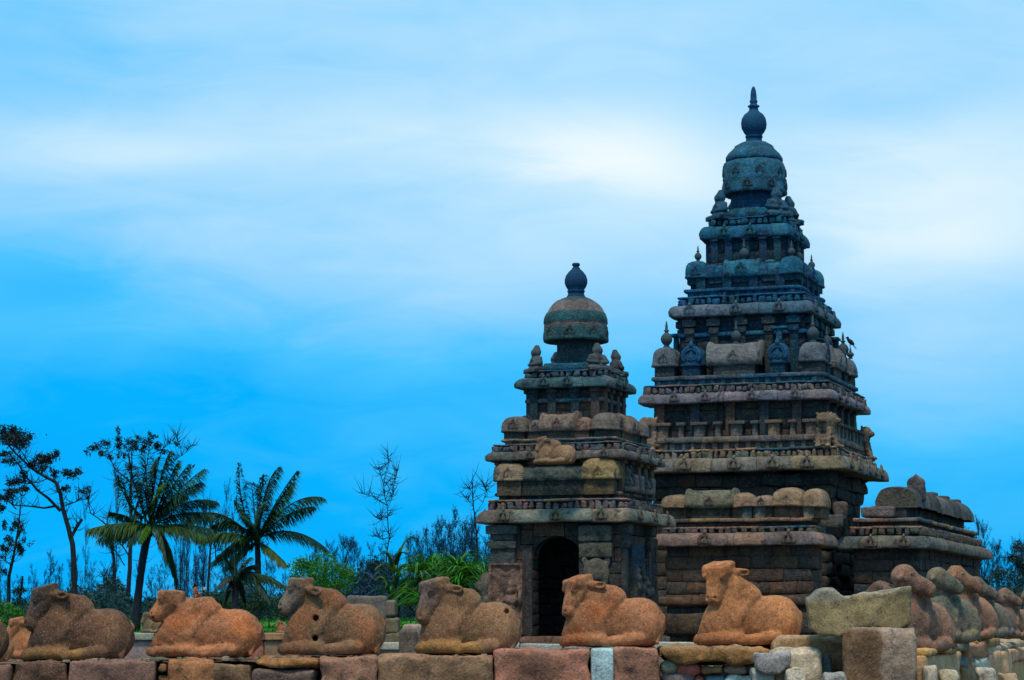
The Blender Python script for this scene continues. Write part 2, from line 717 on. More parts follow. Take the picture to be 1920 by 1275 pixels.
def eave_prof(z0, z1, over, inner):
    """Curved kapota eave: flat drip edge, rounded outer face, flat top."""
    H = z1 - z0
    return [(-inner, z0 + 0.10 * H), (-over * 0.7, z0 + 0.05 * H), (-0.04, z0), (0.0, z0 + 0.02), (0.0, z0 + 0.16 * H), (0.01, z0 + 0.38 * H),
            (-0.02, z0 + 0.62 * H), (-0.075, z0 + 0.84 * H), (-0.16, z0 + 0.98 * H), (-0.30, z1 + 0.05 * H), (-inner, z1 + 0.06 * H)]


def box_prof(z0, z1, inner, r=0.03):
    return [(-inner, z0), (-r, z0), (0, z0 + r), (0, (z0 + z1) / 2), (0, z1 - r), (-r, z1), (-inner, z1)]


def pt_col(pick, rnd):
    return pick(rnd)


FINIAL_PROF = [(0.30, 0.0), (0.34, 0.03), (0.26, 0.08), (0.20, 0.12), (0.30, 0.16), (0.44, 0.24), (0.50, 0.33), (0.46, 0.42), (0.33, 0.50), (0.17, 0.56), (0.13, 0.60), (0.22, 0.63), (0.22, 0.655), (0.12, 0.68), (0.12, 0.74), (0.09, 0.86), (0.04, 0.97), (0.0, 1.0)]


def unit_finial(sides=14):
    mb = MB()
    mb.lathe([(r * 0.5, z) for r, z in FINIAL_PROF], sides=sides, col=(.045, .075, .090))
    return mb


def unit_kudu(col):
    """Horseshoe window arch, one metre wide, facing -y, foot at z = 0."""
    mb = MB()
    c0, c1, c2 = tuple(v * 1.05 for v in col), tuple(v * 0.40 for v in col), tuple(v * 0.85 for v in col)
    an = np.linspace(math.radians(-42), math.radians(222), 17)
    path = np.stack([0.40 * np.cos(an), -0.02 - 0 * an, 0.42 + 0.38 * np.sin(an)], -1)
    mb.tube(path, 0.075, 6, c0)
    mb.tube(path * np.array([0.72, 1, 0.72]) + np.array([0, -0.04, 0.117]), 0.05, 5, c2)
    g = np.linspace(0, 2 * np.pi, 17)
    mb.add(np.vstack([[0, 0.03, 0.42], np.stack([0.38 * np.cos(g[:-1]), 0.05 + 0 * g[:-1], 0.42 + 0.36 * np.sin(g[:-1])], -1)]), [[0, i + 1, (i + 1) % 16 + 1] for i in range(16)], c1)
    mb.lathe([(0.0, -0.16), (0.10, -0.12), (0.14, 0.0), (0.09, 0.12), (0.075, 0.16), (0.10, 0.22), (0.06, 0.29), (0, 0.31)], (0, 0.0, 0.36), 8, c2)
    mb.tube([(-0.14, -0.03, 0.26), (0, -0.06, 0.22), (0.14, -0.03, 0.26)], 0.055, 5, c2)
    mb.tube([(0, -0.02, 0.82), (0, -0.03, 0.95), (0, 0.0, 1.1)], [0.13, 0.11, 0.02], 6, c0)
    return mb


def kudu_for(col):
    c = tuple(round(float(v) * 40) / 40 + 0.008 for v in col)
    return proto_mesh('arch_relief_%d_%d_%d' % tuple(int(v * 1000) for v in c), lambda: unit_kudu(c), M_TEMPLE)


def figure_sdf(P):
    """Cross-legged seated figure, about 1 m tall, facing -y."""
    d = ell(P, (0, 0.0, 0.42), (0.25, 0.18, 0.28))
    d = smin(d, ell(P, (0, 0.02, 0.16), (0.34, 0.26, 0.15)), 0.06)
    for s in (-1, 1):
        d = smin(d, cap(P, (s * 0.16, -0.02, 0.17), (s * 0.33, -0.18, 0.12), 0.10, 0.08), 0.04)
        d = smin(d, cap(P, (s * 0.33, -0.18, 0.12), (s * 0.04, -0.26, 0.09), 0.08, 0.06), 0.03)
        d = smin(d, cap(P, (s * 0.20, 0, 0.58), (s * 0.30, -0.05, 0.36), 0.085, 0.07), 0.04)
        d = smin(d, cap(P, (s * 0.30, -0.05, 0.36), (s * 0.08, -0.20, 0.32), 0.07, 0.055), 0.03)
        d = smin(d, ell(P, (s * 0.115, 0.0, 0.80), (0.03, 0.05, 0.07)), 0.02)
    d = smin(d, cap(P, (0, 0, 0.6), (0, -0.01, 0.72), 0.14, 0.12), 0.06)
    d = smin(d, ell(P, (0, -0.02, 0.80), (0.155, 0.15, 0.15)), 0.03)
    d = smin(d, ell(P, (0, -0.135, 0.78), (0.02, 0.03, 0.04)), 0.02)
    d = smin(d, cap(P, (0, 0.0, 0.88), (0, 0.02, 1.06), 0.15, 0.085), 0.04)
    d = smin(d, sbox(P, (0, 0, 0.03), (0.36, 0.28, 0.05), 0.02), 0.03)
    return d - 0.012 * fbm(P, 9, 2, 4)


def lion_sdf(P):
    """Sitting lion with raised paws, about 1 m tall, facing -y."""
    d = cap(P, (0, 0.10, 0.25), (0, -0.02, 0.62), 0.23, 0.20)
    d = smin(d, ell(P, (0, -0.10, 0.80), (0.21, 0.19, 0.20)), 0.05)
    d = smin(d, sbox(P, (0, -0.26, 0.76), (0.12, 0.10, 0.08), 0.05), 0.04)
    for s in (-1, 1):
        d = smin(d, cap(P, (s * 0.15, -0.12, 0.50), (s * 0.14, -0.24, 0.04), 0.085, 0.075), 0.03)
        d = smin(d, ell(P, (s * 0.14, -0.30, 0.05), (0.09, 0.12, 0.06)), 0.02)
        d = smin(d, ell(P, (s * 0.24, 0.12, 0.20), (0.12, 0.22, 0.20)), 0.03)
        d = smin(d, ell(P, (s * 0.18, -0.02, 0.95), (0.06, 0.05, 0.07)), 0.02)
        d = smax(d, -ell(P, (s * 0.09, -0.29, 0.86), (0.045, 0.05, 0.035)), 0.02)
    d = smax(d, -sbox(P, (0, -0.36, 0.69), (0.10, 0.06, 0.022), 0.01), 0.02)
    r = np.hypot(P[..., 0], P[..., 2] - 0.78)
    return d + 0.012 * np.sin(r * 55) * (r > 0.16) * (P[..., 1] > -0.22) - 0.01 * fbm(P, 8, 2, 3)


_cache = {}


def proto_mesh(key, maker, mat):
    if key not in _cache:
        o = maker().build(key, mat)
        COL.objects.unlink(o)
        _cache[key] = o.data
        bpy.data.objects.remove(o)
    return _cache[key]


def place(name, me, parent, loc, rz=0, s=1.0, rx=0.0):
    o = bpy.data.objects.new(name, me)
    COL.objects.link(o)
    o.parent = parent
    o.location = tuple(float(v) for v in loc)
    o.rotation_euler = (rx, 0, rz)
    o.scale = (s, s, s) if isinstance(s, (int, float)) else s
    return o


def sdf_proto(key, fn, lo, hi, d, col, mat):
    def mk():
        v, f = surfnet(fn, lo, hi, d)
        n = vnoise(v, 4.0, 2)[:, None]
        return MB().add(v, f, np.asarray(col) * (1 + 0.3 * n))
    return proto_mesh(key, mk, mat)


def kuta_mesh(hx, hy, z0, z1, col, rnd, p=4.0, seed=0, lip=0.05):
    mb = MB()
    H = z1 - z0
    pr = [(0.80, -0.02), (1.02, 0.0), (1.03, 0.10), (1.0, 0.14), (1.015, 0.28), (0.985, 0.50), (0.90, 0.70), (0.74, 0.86), (0.50, 0.96), (0.24, 1.0), (0.0, 1.01)]
    an = np.linspace(0, 2 * np.pi, 40, endpoint=False)
    ca, sa = np.cos(an), np.sin(an)
    e = 2.0 / p
    P = np.zeros((len(pr), 40, 3))
    for i, (s, t) in enumerate(pr):
        P[i, :, 0] = hx * s * np.sign(ca) * np.abs(ca) ** e
        P[i, :, 1] = hy * s * np.sign(sa) * np.abs(sa) ** e
        P[i, :, 2] = z0 + H * t
    q = P + seed * 2.3
    P += np.stack([ca, sa, 0 * ca], -1)[None] * (fbm(q, 3.0, 3, seed) * 0.045)[..., None]
    P[..., 2] += fbm(q, 2.2, 2, seed + 4) * 0.035
    C = np.asarray(col) * (1 + 0.25 * fbm(q, 1.8, 2, seed + 7))[..., None]
    mb.grid(P, C, cv=True)
    return mb


def shala_mesh(hx, hy, z0, z1, col, seed=0, ax='x'):
    """Barrel-vaulted roof along x with raised end ribs."""
    mb = MB()
    H = z1 - z0
    xs = [-1, -1, -0.97, -0.90, -0.87] + list(np.linspace(-0.8, 0.8, 15)) + [0.87, 0.90, 0.97, 1, 1]
    ks = [0.0, 1.06, 1.08, 1.06, 1.0] + [1.0] * 15 + [1.0, 1.06, 1.08, 1.06, 0.0]
    an = np.linspace(math.pi, 0, 19)
    c, s = np.cos(an), np.sin(an)
    py = np.sign(c) * np.abs(c) ** 0.75
    pz = s ** 0.72
    P = np.zeros((len(xs), 21, 3))
    for i, (x, k) in enumerate(zip(xs, ks)):
        yy = np.concatenate([[-0.8], py, [0.8]])
        zz = np.concatenate([[-0.03], pz, [-0.03]])
        if k == 0.0:
            zz = np.where(zz > 0, 0.35 * zz, zz)
            yy = yy * 0.3
            k = 1
        P[i, :, 0] = x * hx
        P[i, :, 1] = yy * hy * k
        P[i, :, 2] = z0 + zz * H * (1 + (k - 1) * 1.3)
    q = P + seed * 2.9
    dy = P * np.array([0, 1, 0.5])
    dy /= np.linalg.norm(dy, axis=-1, keepdims=True) + 1e-6
    P += dy * (fbm(q, 2.6, 3, seed) * 0.04)[..., None]
    P[..., 0] += fbm(q, 2.0, 2, seed + 1) * 0.03
    C = np.asarray(col) * (1 + 0.28 * fbm(q, 1.6, 2, seed + 7))[..., None]
    mb.grid(P, C)
    return mb


class Temple:
    def __init__(self, name, X, Y, zb):
        self.X, self.Y, self.zb = X, Y, zb
        self.root = empty(name, (X, Y, zb), -TH)
        self.seed = int(abs(X * 100)) % 97
        self.rnd = random.Random(self.seed)

    def cornerY(self, h):
        return self.Y - h * SUMCS

    def z(self, py, h):
        """Local height seen at photo row py on the near corner of a square of half-width h."""
        return zpix(py, self.cornerY(h)) - self.zb

    def h(self, halfpx, py):
        z = zpix(py, self.Y) - EYE
        return halfpx * (self.Y * CT + z * ST) / (FPX * SUMCS)

    def lx(self, px, py, h):
        """Local x on the front face (plane y = -h) seen at a photo pixel."""
        d = ray(px, py)
        o = np.array([-self.X, -self.Y, 0.0])
        n = Vv
        # (o + t d) . V = -h
        t = (-h - o @ n) / (d @ n)
        p = o + t * d
        return float(p @ U), float(p[2] + EYE - self.zb)

    def s(self):
        self.seed += 1
        return self.seed

    # ---- parts
    def eave(self, halfpx, y1, y0, over=0.7, kudus=(), kw=0.55, label=None, block=(0.7, 1.7), chipped=0.045, cols=None):
        h = self.h(halfpx, y0)
        z1, z0 = self.z(y1, h), self.z(y0, h)
        mean_ = np.mean(cols, 0) if cols else None
        mb = MB()
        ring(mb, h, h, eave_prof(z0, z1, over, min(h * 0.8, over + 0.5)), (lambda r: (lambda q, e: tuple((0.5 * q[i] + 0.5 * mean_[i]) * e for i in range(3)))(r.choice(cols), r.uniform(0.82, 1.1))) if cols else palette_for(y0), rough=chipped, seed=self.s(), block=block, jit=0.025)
        o = weld(mb.build('eave', M_TEMPLE, self.root))
        if label:
            o['label'] = label
        kc = np.mean(cols, 0) if cols else np.mean([palette_for(y0)(self.rnd) for _ in range(12)], 0)
        me = kudu_for(kc)
        kw = min(kw, (z1 - z0) * 1.12)
        for k in range(4):
            for a in kudus:
                x, y = a * h, -(h + 0.05)
                an = k * math.pi / 2
                place('arch_relief', me, o, (x * math.cos(an) - y * math.sin(an), x * math.sin(an) + y * math.cos(an), z0 + (z1 - z0) * 0.02), an, (kw, kw * 0.75, kw), rx=-0.16)
        return h, z0, z1

    def slab(self, name, halfpx, y1, y0, inner=None, r=0.03, hy=None, rough=0.02):
        h = self.h(halfpx, y0)
        z1, z0 = self.z(y1, h), self.z(y0, h)
        mb = MB()
        ring(mb, h, h, box_prof(z0, z1, inner or h * 0.5, r), palette_for(y0), rough=rough, seed=self.s(), block=(0.5, 1.4), jit=0.012)
        return weld(mb.build(name, M_TEMPLE, self.root)), h, z0, z1

    def frieze(self, halfpx, y1, y0):
        """Row of worn little animals between two fillets."""
        h = self.h(halfpx, y0)
        z1, z0 = self.z(y1, h), self.z(y0, h)
        H = z1 - z0
        mb = MB()
        pick = palette_for(y0)
        ring(mb, h - 0.13, h - 0.13, box_prof(z0 - 0.02, z1 - 0.02, h * 0.4), pick_dark(y0), rough=0.02, seed=self.s())
        ring(mb, h, h, box_prof(z1 - 0.24 * H, z1, 0.5), pick, rough=0.03, seed=self.s(), block=(0.4, 1.2), jit=0.02)
        rnd = self.rnd
        base = pick(rnd)
        for k in range(4):
            an = k * math.pi / 2
            R = np.array([[math.cos(an), -math.sin(an), 0], [math.sin(an), math.cos(an), 0], [0, 0, 1]])
            x = -h + 0.08
            while x < h - 0.1:
                w = rnd.uniform(0.07, 0.13)
                hh = H * rnd.uniform(0.30, 0.42)
                c = tuple(v * rnd.uniform(0.7, 1.1) for v in pick(rnd))
                c = tuple(0.35 * c[i] + 0.65 * base[i] * rnd.uniform(0.8, 1.1) for i in range(3))
                if rnd.random() < 0.5:
                    lump = MB().rbox((0, 0, 0), (1, 1, 1), 0.35, 3, c, 0.35, int(x * 50), 1.1)
                else:
                    lump = MB().lathe([(0, -1), (0.85, -0.95), (1, -0.1), (0.75, 0.3), (0.9, 0.6), (0.5, 0.95), (0, 1)], sides=7, col=c)
                v = np.vstack(lump.V)
                v = v * (1 + 0.38 * vnoise(v + x * 5, 1.4, k))[:, None] * np.array([w, 0.12, hh]) + np.array([x + w, -(h - 0.07), z0 + hh * 0.95])
                mb.add(v @ R.T, lump.F, c)
                x += 2 * w + rnd.uniform(0.0, 0.06)
        return mb.build('animal_frieze', M_TEMPLE, self.root), h, z0, z1

    def ledge(self, halfpx, y1, y0, lip=0.50):
        """Thin projecting slab over a row of short blocks."""
        h = self.h(halfpx, y0)
        z1, z0 = self.z(y1, h), self.z(y0, h)
        H = z1 - z0
        mb = MB()
        pick0 = palette_for(y0)
        base = np.mean([pick0(self.rnd) for _ in range(6)], 0)

        def pick(r):
            q = pick0(r)
            return tuple(0.4 * q[i] + 0.6 * base[i] for i in range(3))
        ring(mb, h, h, box_prof(z1 - lip * H, z1, h * 0.5, 0.03), pick, rough=0.045, seed=self.s(), block=(0.6, 1.5), jit=0.015)
        ring(mb, h - 0.10, h - 0.10, box_prof(z0 - 0.02, z1 - lip * H + 0.01, h * 0.4, 0.01), lambda r: tuple(v * 0.6 for v in pick(r)), rough=0.02, seed=self.s())
        rnd = self.rnd
        for k in range(4):
            an = k * math.pi / 2
            R = np.array([[math.cos(an), -math.sin(an), 0], [math.sin(an), math.cos(an), 0], [0, 0, 1]])
            x = -h + 0.25
            while x < h - 0.2:
                w = rnd.uniform(0.06, 0.10)
                p = MB().rbox((x, -(h - 0.15), (z0 + z1 - lip * H) / 2), (w, 0.08, (z1 - lip * H - z0) / 2 + 0.01), 0.015, 2, pick(rnd), 0.01, int(x * 10))
                mb.add(np.vstack(p.V) @ R.T, p.F, np.vstack(p.C))
                x += rnd.uniform(0.32, 0.46)
        return mb.build('ledge', M_TEMPLE, self.root), h, z0, z1

    def wall(self, halfpx, y1, y0, pil=(), pw=0.13, capital=True, extra=0.0, dark=True, rough=0.03, name='tier_wall', block=(0.6, 1.3)):
        """Wall storey of coursed stone with bracketed pilasters."""
        h = self.h(halfpx, y0)
        z1, z0 = self.z(y1, h) + extra, self.z(y0, h) - 0.06
        n = max(2, int((z1 - z0) / 0.30))
        mb = MB()
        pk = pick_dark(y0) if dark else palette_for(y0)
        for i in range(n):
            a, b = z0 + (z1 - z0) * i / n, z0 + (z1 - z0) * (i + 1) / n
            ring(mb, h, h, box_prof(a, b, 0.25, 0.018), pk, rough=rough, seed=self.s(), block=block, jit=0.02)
        o = mb.build(name, M_TEMPLE, self.root)
        rnd = self.rnd
        H = z1 - z0
        for k in range(4):
            an = k * math.pi / 2
            for a in pil:
                p = MB()
                c = palette_for(y0)(rnd)
                c = tuple(v * 0.5 for v in c)
                p.rbox((0, 0, H * 0.38), (pw, 0.08, H * 0.38), 0.02, 3, c, 0.012, 3)
                if capital:
                    p.rbox((0, -0.04, H * 0.72), (pw * 1.2, 0.11, H * 0.05), 0.03, 3, c, 0.01, 4)
                    p.rbox((0, -0.04, H * 0.84), (pw * 1.7, 0.15, H * 0.055), 0.03, 3, c, 0.012, 6)
                    p.rbox((0, -0.02, H * 0.94), (pw * 1.1, 0.12, H * 0.06), 0.02, 3, c, 0.01, 7)
                x, y = a * h, -(h + 0.05)
                q = p.build('pilaster', M_TEMPLE, o, loc=(x * math.cos(an) - y * math.sin(an), x * math.sin(an) + y * math.cos(an), z0))
                q.rotation_euler = (0, 0, an)
        return o, h, z0, z1

    def band(self, halfpx, y1, y0, items, yb, sides=(0, 1, 2, 3), depth=0.55, arch=True, front=None):
        """A parapet of miniature shrines: items are (kind, centre, half width) in fractions of h."""
        h = self.h(halfpx, y0)
        z1, z0 = self.z(y1, h), self.z(y0, h)
        zb = self.z(yb, h) - 0.05
        H = z1 - z0
        yf = -h if front is None else front
        rnd = self.rnd
        fin = proto_mesh('pot_finial', unit_finial, M_BASALT)
        for k in sides:
            an = k * math.pi / 2

            def rot(x, y, z):
                return (x * math.cos(an) - y * math.sin(an), x * math.sin(an) + y * math.cos(an), z)
            for (kind, a, w, *opt) in items:
                opt = opt[0] if opt else {}
                if kind == 'corner' and len(sides) == 4 and a > 0:
                    continue        # the next side's first corner
                col = opt.get('col') or palette_for((y0 + y1) / 2)(rnd)
                hx = w * h
                dz = opt.get('up', 0.0) * H
                sd = self.s()
                hy = hx if kind in ('corner', 'kuta') else depth
                hy = opt.get('hy', hy)
                top = z1 + dz
                if kind in ('corner', 'kuta'):
                    mb = kuta_mesh(hx, hy, z0, top, col, rnd, 5.0, sd)
                    nm = 'domed_pavilion'
                elif kind == 'shala':
                    mb = shala_mesh(hx, hy, z0, top, col, sd)
                    nm = 'barrel_pavilion'
                else:
                    mb = kuta_mesh(hx, hy * 0.7, z0, top, col, rnd, 3.0, sd)
                    nm = 'niche_pavilion'
                if opt.get('stem'):
                    sh = opt['stem'] * H
                    mb.rbox((0, -0.02, top + sh * 0.4), (hx * 0.30, 0.10, sh * 0.45), 0.04, 4, tuple(v * 0.9 for v in col), 0.03, sd)
                    mb.rbox((0, -0.02, top + sh * 0.88), (hx * 0.85, 0.16, sh * 0.10), 0.04, 4, col, 0.03, sd + 2)
                # body below the roof
                bc = tuple(v * 0.38 for v in col)
                if opt.get('body', True):
                    mb.rbox((0, 0, (zb + z0) / 2 + 0.02), (hx * 0.78, hy * 0.78, (z0 - zb) / 2 + 0.03), 0.03, 4, bc, 0.02, sd)
                    mb.rbox((0, 0, z0 + 0.01), (hx * 0.9, hy * 0.9, 0.035), 0.02, 3, bc, 0.01, sd + 1)
                y = yf + hy + opt.get('back', 0.0)
                x = a * h
                o = mb.build(nm, M_TEMPLE, self.root, loc=rot(x, y, 0))
                o.rotation_euler = (0, 0, an)
                if arch and opt.get('arch', True):
                    kud = kudu_for(col)
                    kw = opt.get('kw', min(0.55, hx * 1.0, H * 0.75))
                    place('arch_relief', kud, o, (0, -hy * (0.66 if kind == 'niche' else 0.98), z0 + 0.02), 0, (kw, kw * 0.7, kw))
                    if kind in ('corner', 'kuta'):
                        place('arch_relief', kud, o, (hx * 0.98, 0, z0 + 0.02), math.pi / 2, (kw, kw * 0.7, kw))
                if opt.get('fin'):
                    f = opt['fin']
                    place('pot_finial', fin, o, (0, 0, top - 0.03), 0, (f * 0.85, f * 0.85, f))
        return h, z0, z1

    def figures(self, pts, z, s, py, back=0.0, name='seated_figure'):
        me = sdf_proto('seated_figure_' + ('low' if py > 560 else 'high'), figure_sdf, (-0.5, -0.45, -0.06), (0.5, 0.4, 1.2), 0.035, (.075, .10, .115) if py > 560 else (.015, .085, .15), M_TEMPLE)
        for (x, y, rz) in pts:
            place(name, me, self.root, (x, y, z), rz, s)


def poly_ring(mb, prof, sides, col, sub=6, rotoff=0.0, seed=0, rough=0.02, soft=0.25, pick=None):
    """Faceted (polygonal) body of revolution with slightly bowed facets."""
    n = sides * sub
    an = np.linspace(0, 2 * np.pi, n, endpoint=False)
    fac = (an / (2 * np.pi) * sides) % 1.0
    rr = math.cos(math.pi / sides) / np.cos((fac - 0.5) * 2 * math.pi / sides)
    rr = rr * (1 - soft) + soft
    prof = np.asarray(prof, float)
    r = prof[:, 0][:, None] * rr[None]
    P = np.stack([r * np.cos(an + rotoff), r * np.sin(an + rotoff), np.repeat(prof[:, 1][:, None], n, 1)], -1)
    q = P + seed
    d = P * np.array([1, 1, 0])
    d = d / (np.linalg.norm(d, axis=-1, keepdims=True) + 1e-9)
    P = P + d * (fbm(q, 2.2, 3, seed) * rough)[..., None]
    c = np.asarray(col)
    C = (c if c.ndim == 1 else c[:, None, :]) * (1 + 0.25 * fbm(q, 1.5, 2, seed + 3))[..., None]
    mb.grid(P, C, cv=True)


# ---------------- the tall tower
T = Temple('temple_tower', 8.80, 85.8, EYE - 0.55)
tag(T.root, 'tall tapering stone temple tower of six tiers with a black spiked finial', 'temple')
# base storey: rough, dark, deeply undercut
h0 = T.h(204, 930)
mb = MB()
zt = T.z(880, h0) + 0.35
for i in range(14):
    a, b = zt * i / 14, zt * (i + 1) / 14
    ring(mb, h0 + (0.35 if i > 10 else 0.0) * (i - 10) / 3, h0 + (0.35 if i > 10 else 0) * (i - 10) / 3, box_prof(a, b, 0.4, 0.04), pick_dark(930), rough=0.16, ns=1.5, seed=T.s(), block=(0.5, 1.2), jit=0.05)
mb.build('base_wall', M_TEMPLE, T.root)
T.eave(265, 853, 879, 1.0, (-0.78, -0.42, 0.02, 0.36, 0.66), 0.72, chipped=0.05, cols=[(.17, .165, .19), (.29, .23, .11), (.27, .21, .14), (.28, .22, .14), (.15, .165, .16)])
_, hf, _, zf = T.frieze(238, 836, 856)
_, hl, _, zl = T.ledge(221, 813, 836)
T.wall(200, 742, 816, (-0.92, -0.5, -0.08, 0.32, 0.7), 0.16, extra=0.3)
# niche row low on the second storey: squat piers with dark pockets between them
hw = T.h(204, 816)
pk = palette_for(820)
for k in range(4):
    an = k * math.pi / 2
    for i, a in enumerate(np.linspace(-0.86, 0.86, 9)):
        p = MB()
        zc0, zc1 = T.z(816, hw), T.z(787, hw)
        w = 0.10 if i % 2 else 0.20
        c = tuple(0.35 * q_ + 0.65 * b_ for q_, b_ in zip(pk(T.rnd), (.16, .125, .10)))
        p.rbox((0, 0, 0), (w, 0.12, (zc1 - zc0) / 2), 0.05, 4, c, 0.04, i)
        p.rbox((0, -0.04, (zc1 - zc0) / 2 - 0.03), (w * 1.5, 0.17, 0.06), 0.03, 4, c, 0.03, i + 3)
        x, y = a * hw, -(hw + 0.06)
        o = p.build('niche_pier', M_TEMPLE, T.root, loc=(x * math.cos(an) - y * math.sin(an), x * math.sin(an) + y * math.cos(an), (zc0 + zc1) / 2))
        o.rotation_euler = (0, 0, an)
me = sdf_proto('seated_lion', lion_sdf, (-0.5, -0.6, -0.08), (0.5, 0.5, 1.15), 0.03, (.22, .16, .11), M_TEMPLE)
for (a, k) in ((0.93, 0), (-0.93, 0), (0.93, 1), (-0.93, 1), (0.93, 2), (0.93, 3)):
    an = k * math.pi / 2
    x, y = a * hl, -(hl - 0.12)
    place('seated_lion', me, T.root, (x * math.cos(an) - y * math.sin(an), x * math.sin(an) + y * math.cos(an), zf - 0.04), an, 1.22)
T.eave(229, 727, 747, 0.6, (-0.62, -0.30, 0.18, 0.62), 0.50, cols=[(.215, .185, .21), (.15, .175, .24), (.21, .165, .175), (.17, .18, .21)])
_, hf3, _, zf3 = T.frieze(218, 712, 729)
T.ledge(204, 696, 712)
T.wall(146, 590, 698, (-0.85, -0.45, 0.0, 0.45, 0.85), 0.15, extra=0.2)
T.slab('capital_slab', 153, 616, 624, rough=0.03)
T.band(204, 638, 676, [('corner', -0.855, 0.150, {'fin': 1.0, 'up': 0.0, 'col': (.10, .13, .16)}), ('niche', -0.54, 0.135, {'up': 0.05, 'kw': 0.80, 'stem': 0.25}), ('shala', -0.04, 0.31, {'up': 0.10, 'fin': 0.85, 'kw': 0.5, 'col': (.19, .20, .205)}),
                       ('niche', 0.46, 0.115, {'up': 0.05, 'kw': 0.78, 'stem': 0.85}), ('corner', 0.84, 0.16)], 698, depth=0.50)
h4, _, z4 = T.eave(170, 561, 584, 0.5, (-0.70, -0.05, 0.55), 0.55, cols=[(.125, .15, .19), (.10, .145, .20), (.02, .12, .20), (.12, .15, .18), (.05, .13, .19)])
T.frieze(153, 546, 563)
T.ledge(140, 533, 546)
T.wall(126, 500, 535, (-0.8, -0.3, 0.2, 0.7), 0.16, capital=False, extra=0.25)
T.band(140, 477, 511, [('corner', -0.80, 0.20, {'fin': 0.62}), ('niche', -0.47, 0.15, {'up': -0.12, 'fin': 0.0}), ('shala', -0.02, 0.30, {'up': -0.05, 'fin': 0.85}), ('niche', 0.44, 0.15, {'up': -0.1}), ('corner', 0.80, 0.20)], 520, depth=0.55)
# continuous cornice behind the fifth-tier pavilions
h5 = T.h(134, 512)
mb = MB()
ring(mb, h5, h5, eave_prof(T.z(514, h5), T.z(486, h5), 0.4, 0.8), palette_for(512), seed=T.s(), block=(0.5, 1.0))
mb.build('cornice', M_TEMPLE, T.root)
T.wall(92, 436, 484, (-0.82, -0.45, 0.0, 0.45, 0.82), 0.13, extra=0.15)
h6, z60, z61 = T.eave(109, 415, 440, 0.4, (-0.45, 0.12), 0.48)
_, hf6, _, zf6 = T.frieze(90, 402, 416)
# neck, dome, cap, finial


def zaxis(t, py):
    return zpix(py, t.Y) - t.zb


def raxis(t, halfpx, py):
    z = zpix(py, t.Y) - EYE
    return halfpx * (t.Y * CT + z * ST) / FPX


mb = MB()
r = raxis(T, 59, 400)
poly_ring(mb, [(r * 0.4, zf6 - 0.1), (r, zf6 - 0.05), (r, zaxis(T, 398)), (r * 0.5, zaxis(T, 397) + 0.03)], 8, SLATE[1], seed=3, rotoff=math.pi / 8)
mb.build('neck_slab', M_TEMPLE, T.root)
mb = MB()
r = raxis(T, 46, 380)
poly_ring(mb, [(r * 1.02, zaxis(T, 402)), (r, zaxis(T, 395)), (r * 0.98, zaxis(T, 375)), (r, zaxis(T, 355))], 8, tuple(v * 0.75 for v in SLATE[2]), seed=4, rotoff=math.pi / 8)
mb.build('neck', M_TEMPLE, T.root)
R0 = raxis(T, 61.5, 340)
dome_prof = [(R0 * 0.70, zaxis(T, 360)), (R0 * 0.96, zaxis(T, 367)), (R0 * 1.0, zaxis(T, 366)), (R0 * 1.015, zaxis(T, 361)), (R0 * 0.99, zaxis(T, 352)), (R0 * 0.965, zaxis(T, 344)), (R0 * 0.985, zaxis(T, 341)), (R0 * 0.985, zaxis(T, 338)),
             (R0 * 0.97, zaxis(T, 336)), (R0 * 0.975, zaxis(T, 322)), (R0 * 0.96, zaxis(T, 313)), (R0 * 0.92, zaxis(T, 307)), (R0 * 0.84, zaxis(T, 304))]
mb = MB()
poly_ring(mb, dome_prof, 8, (.014, .115, .190), seed=5, rotoff=math.pi / 8, rough=0.035, soft=0.35)
dome = mb.build('dome', M_TEMPLE, T.root)
for k in range(8):
    an = k * math.pi / 4
    rr = R0 * 0.97
    place('arch_relief', kudu_for((.02, .10, .15)), dome, (rr * math.sin(an), -rr * math.cos(an), zaxis(T, 362)), an, (0.42, 0.26, 0.42))
    place('arch_relief', kudu_for((.02, .10, .15)), dome, (R0 * .96 * math.sin(an + .39), -R0 * .96 * math.cos(an + .39), zaxis(T, 335)), an + .39, (0.34, 0.22, 0.34))
mb = MB()
poly_ring(mb, [(R0 * 0.80, zaxis(T, 305)), (R0 * 0.885, zaxis(T, 303)), (R0 * 0.875, zaxis(T, 296)), (R0 * 0.80, zaxis(T, 289)), (R0 * 0.66, zaxis(T, 281)), (R0 * 0.60, zaxis(T, 277)), (R0 * 0.60, zaxis(T, 275)), (R0 * 0.40, zaxis(T, 268)), (R0 * 0.2, zaxis(T, 266))], 8, (.014, .105, .180), seed=6, rotoff=math.pi / 8, soft=0.3)
mb.build('dome_cap', M_TEMPLE, T.root)
pr = [(19, 272), (18, 269), (14.5, 264), (14, 259), (15.5, 258.5), (15.5, 255), (14, 254), (18, 249), (22, 241), (23, 232), (21.5, 223), (17, 215), (11, 210), (8.5, 206), (8.5, 203), (7.5, 202), (11, 200.5), (11, 198.5), (7.5, 197), (6, 194), (7.5, 191), (7.5, 189), (6, 188), (5.8, 180), (5, 172), (3.2, 165), (1.5, 162.5), (0, 162)]
mb = MB()
mb.lathe([(raxis(T, a, b), zaxis(T, b)) for a, b in pr], sides=40, col=(.002, .055, .125), flute=0.05, nfl=20)
mb.build('finial', M_BASALT, T.root)
T.figures([(-hf6 + 0.34, -hf6 + 0.34, -math.pi / 4), (hf6 - 0.34, -hf6 + 0.34, math.pi / 4), (hf6 - 0.34, hf6 - 0.34, 3 * math.pi / 4), (-hf6 + 0.34, hf6 - 0.34, -3 * math.pi / 4)], zf6 - 0.03, (1.35, 1.3, 0.98), 400)

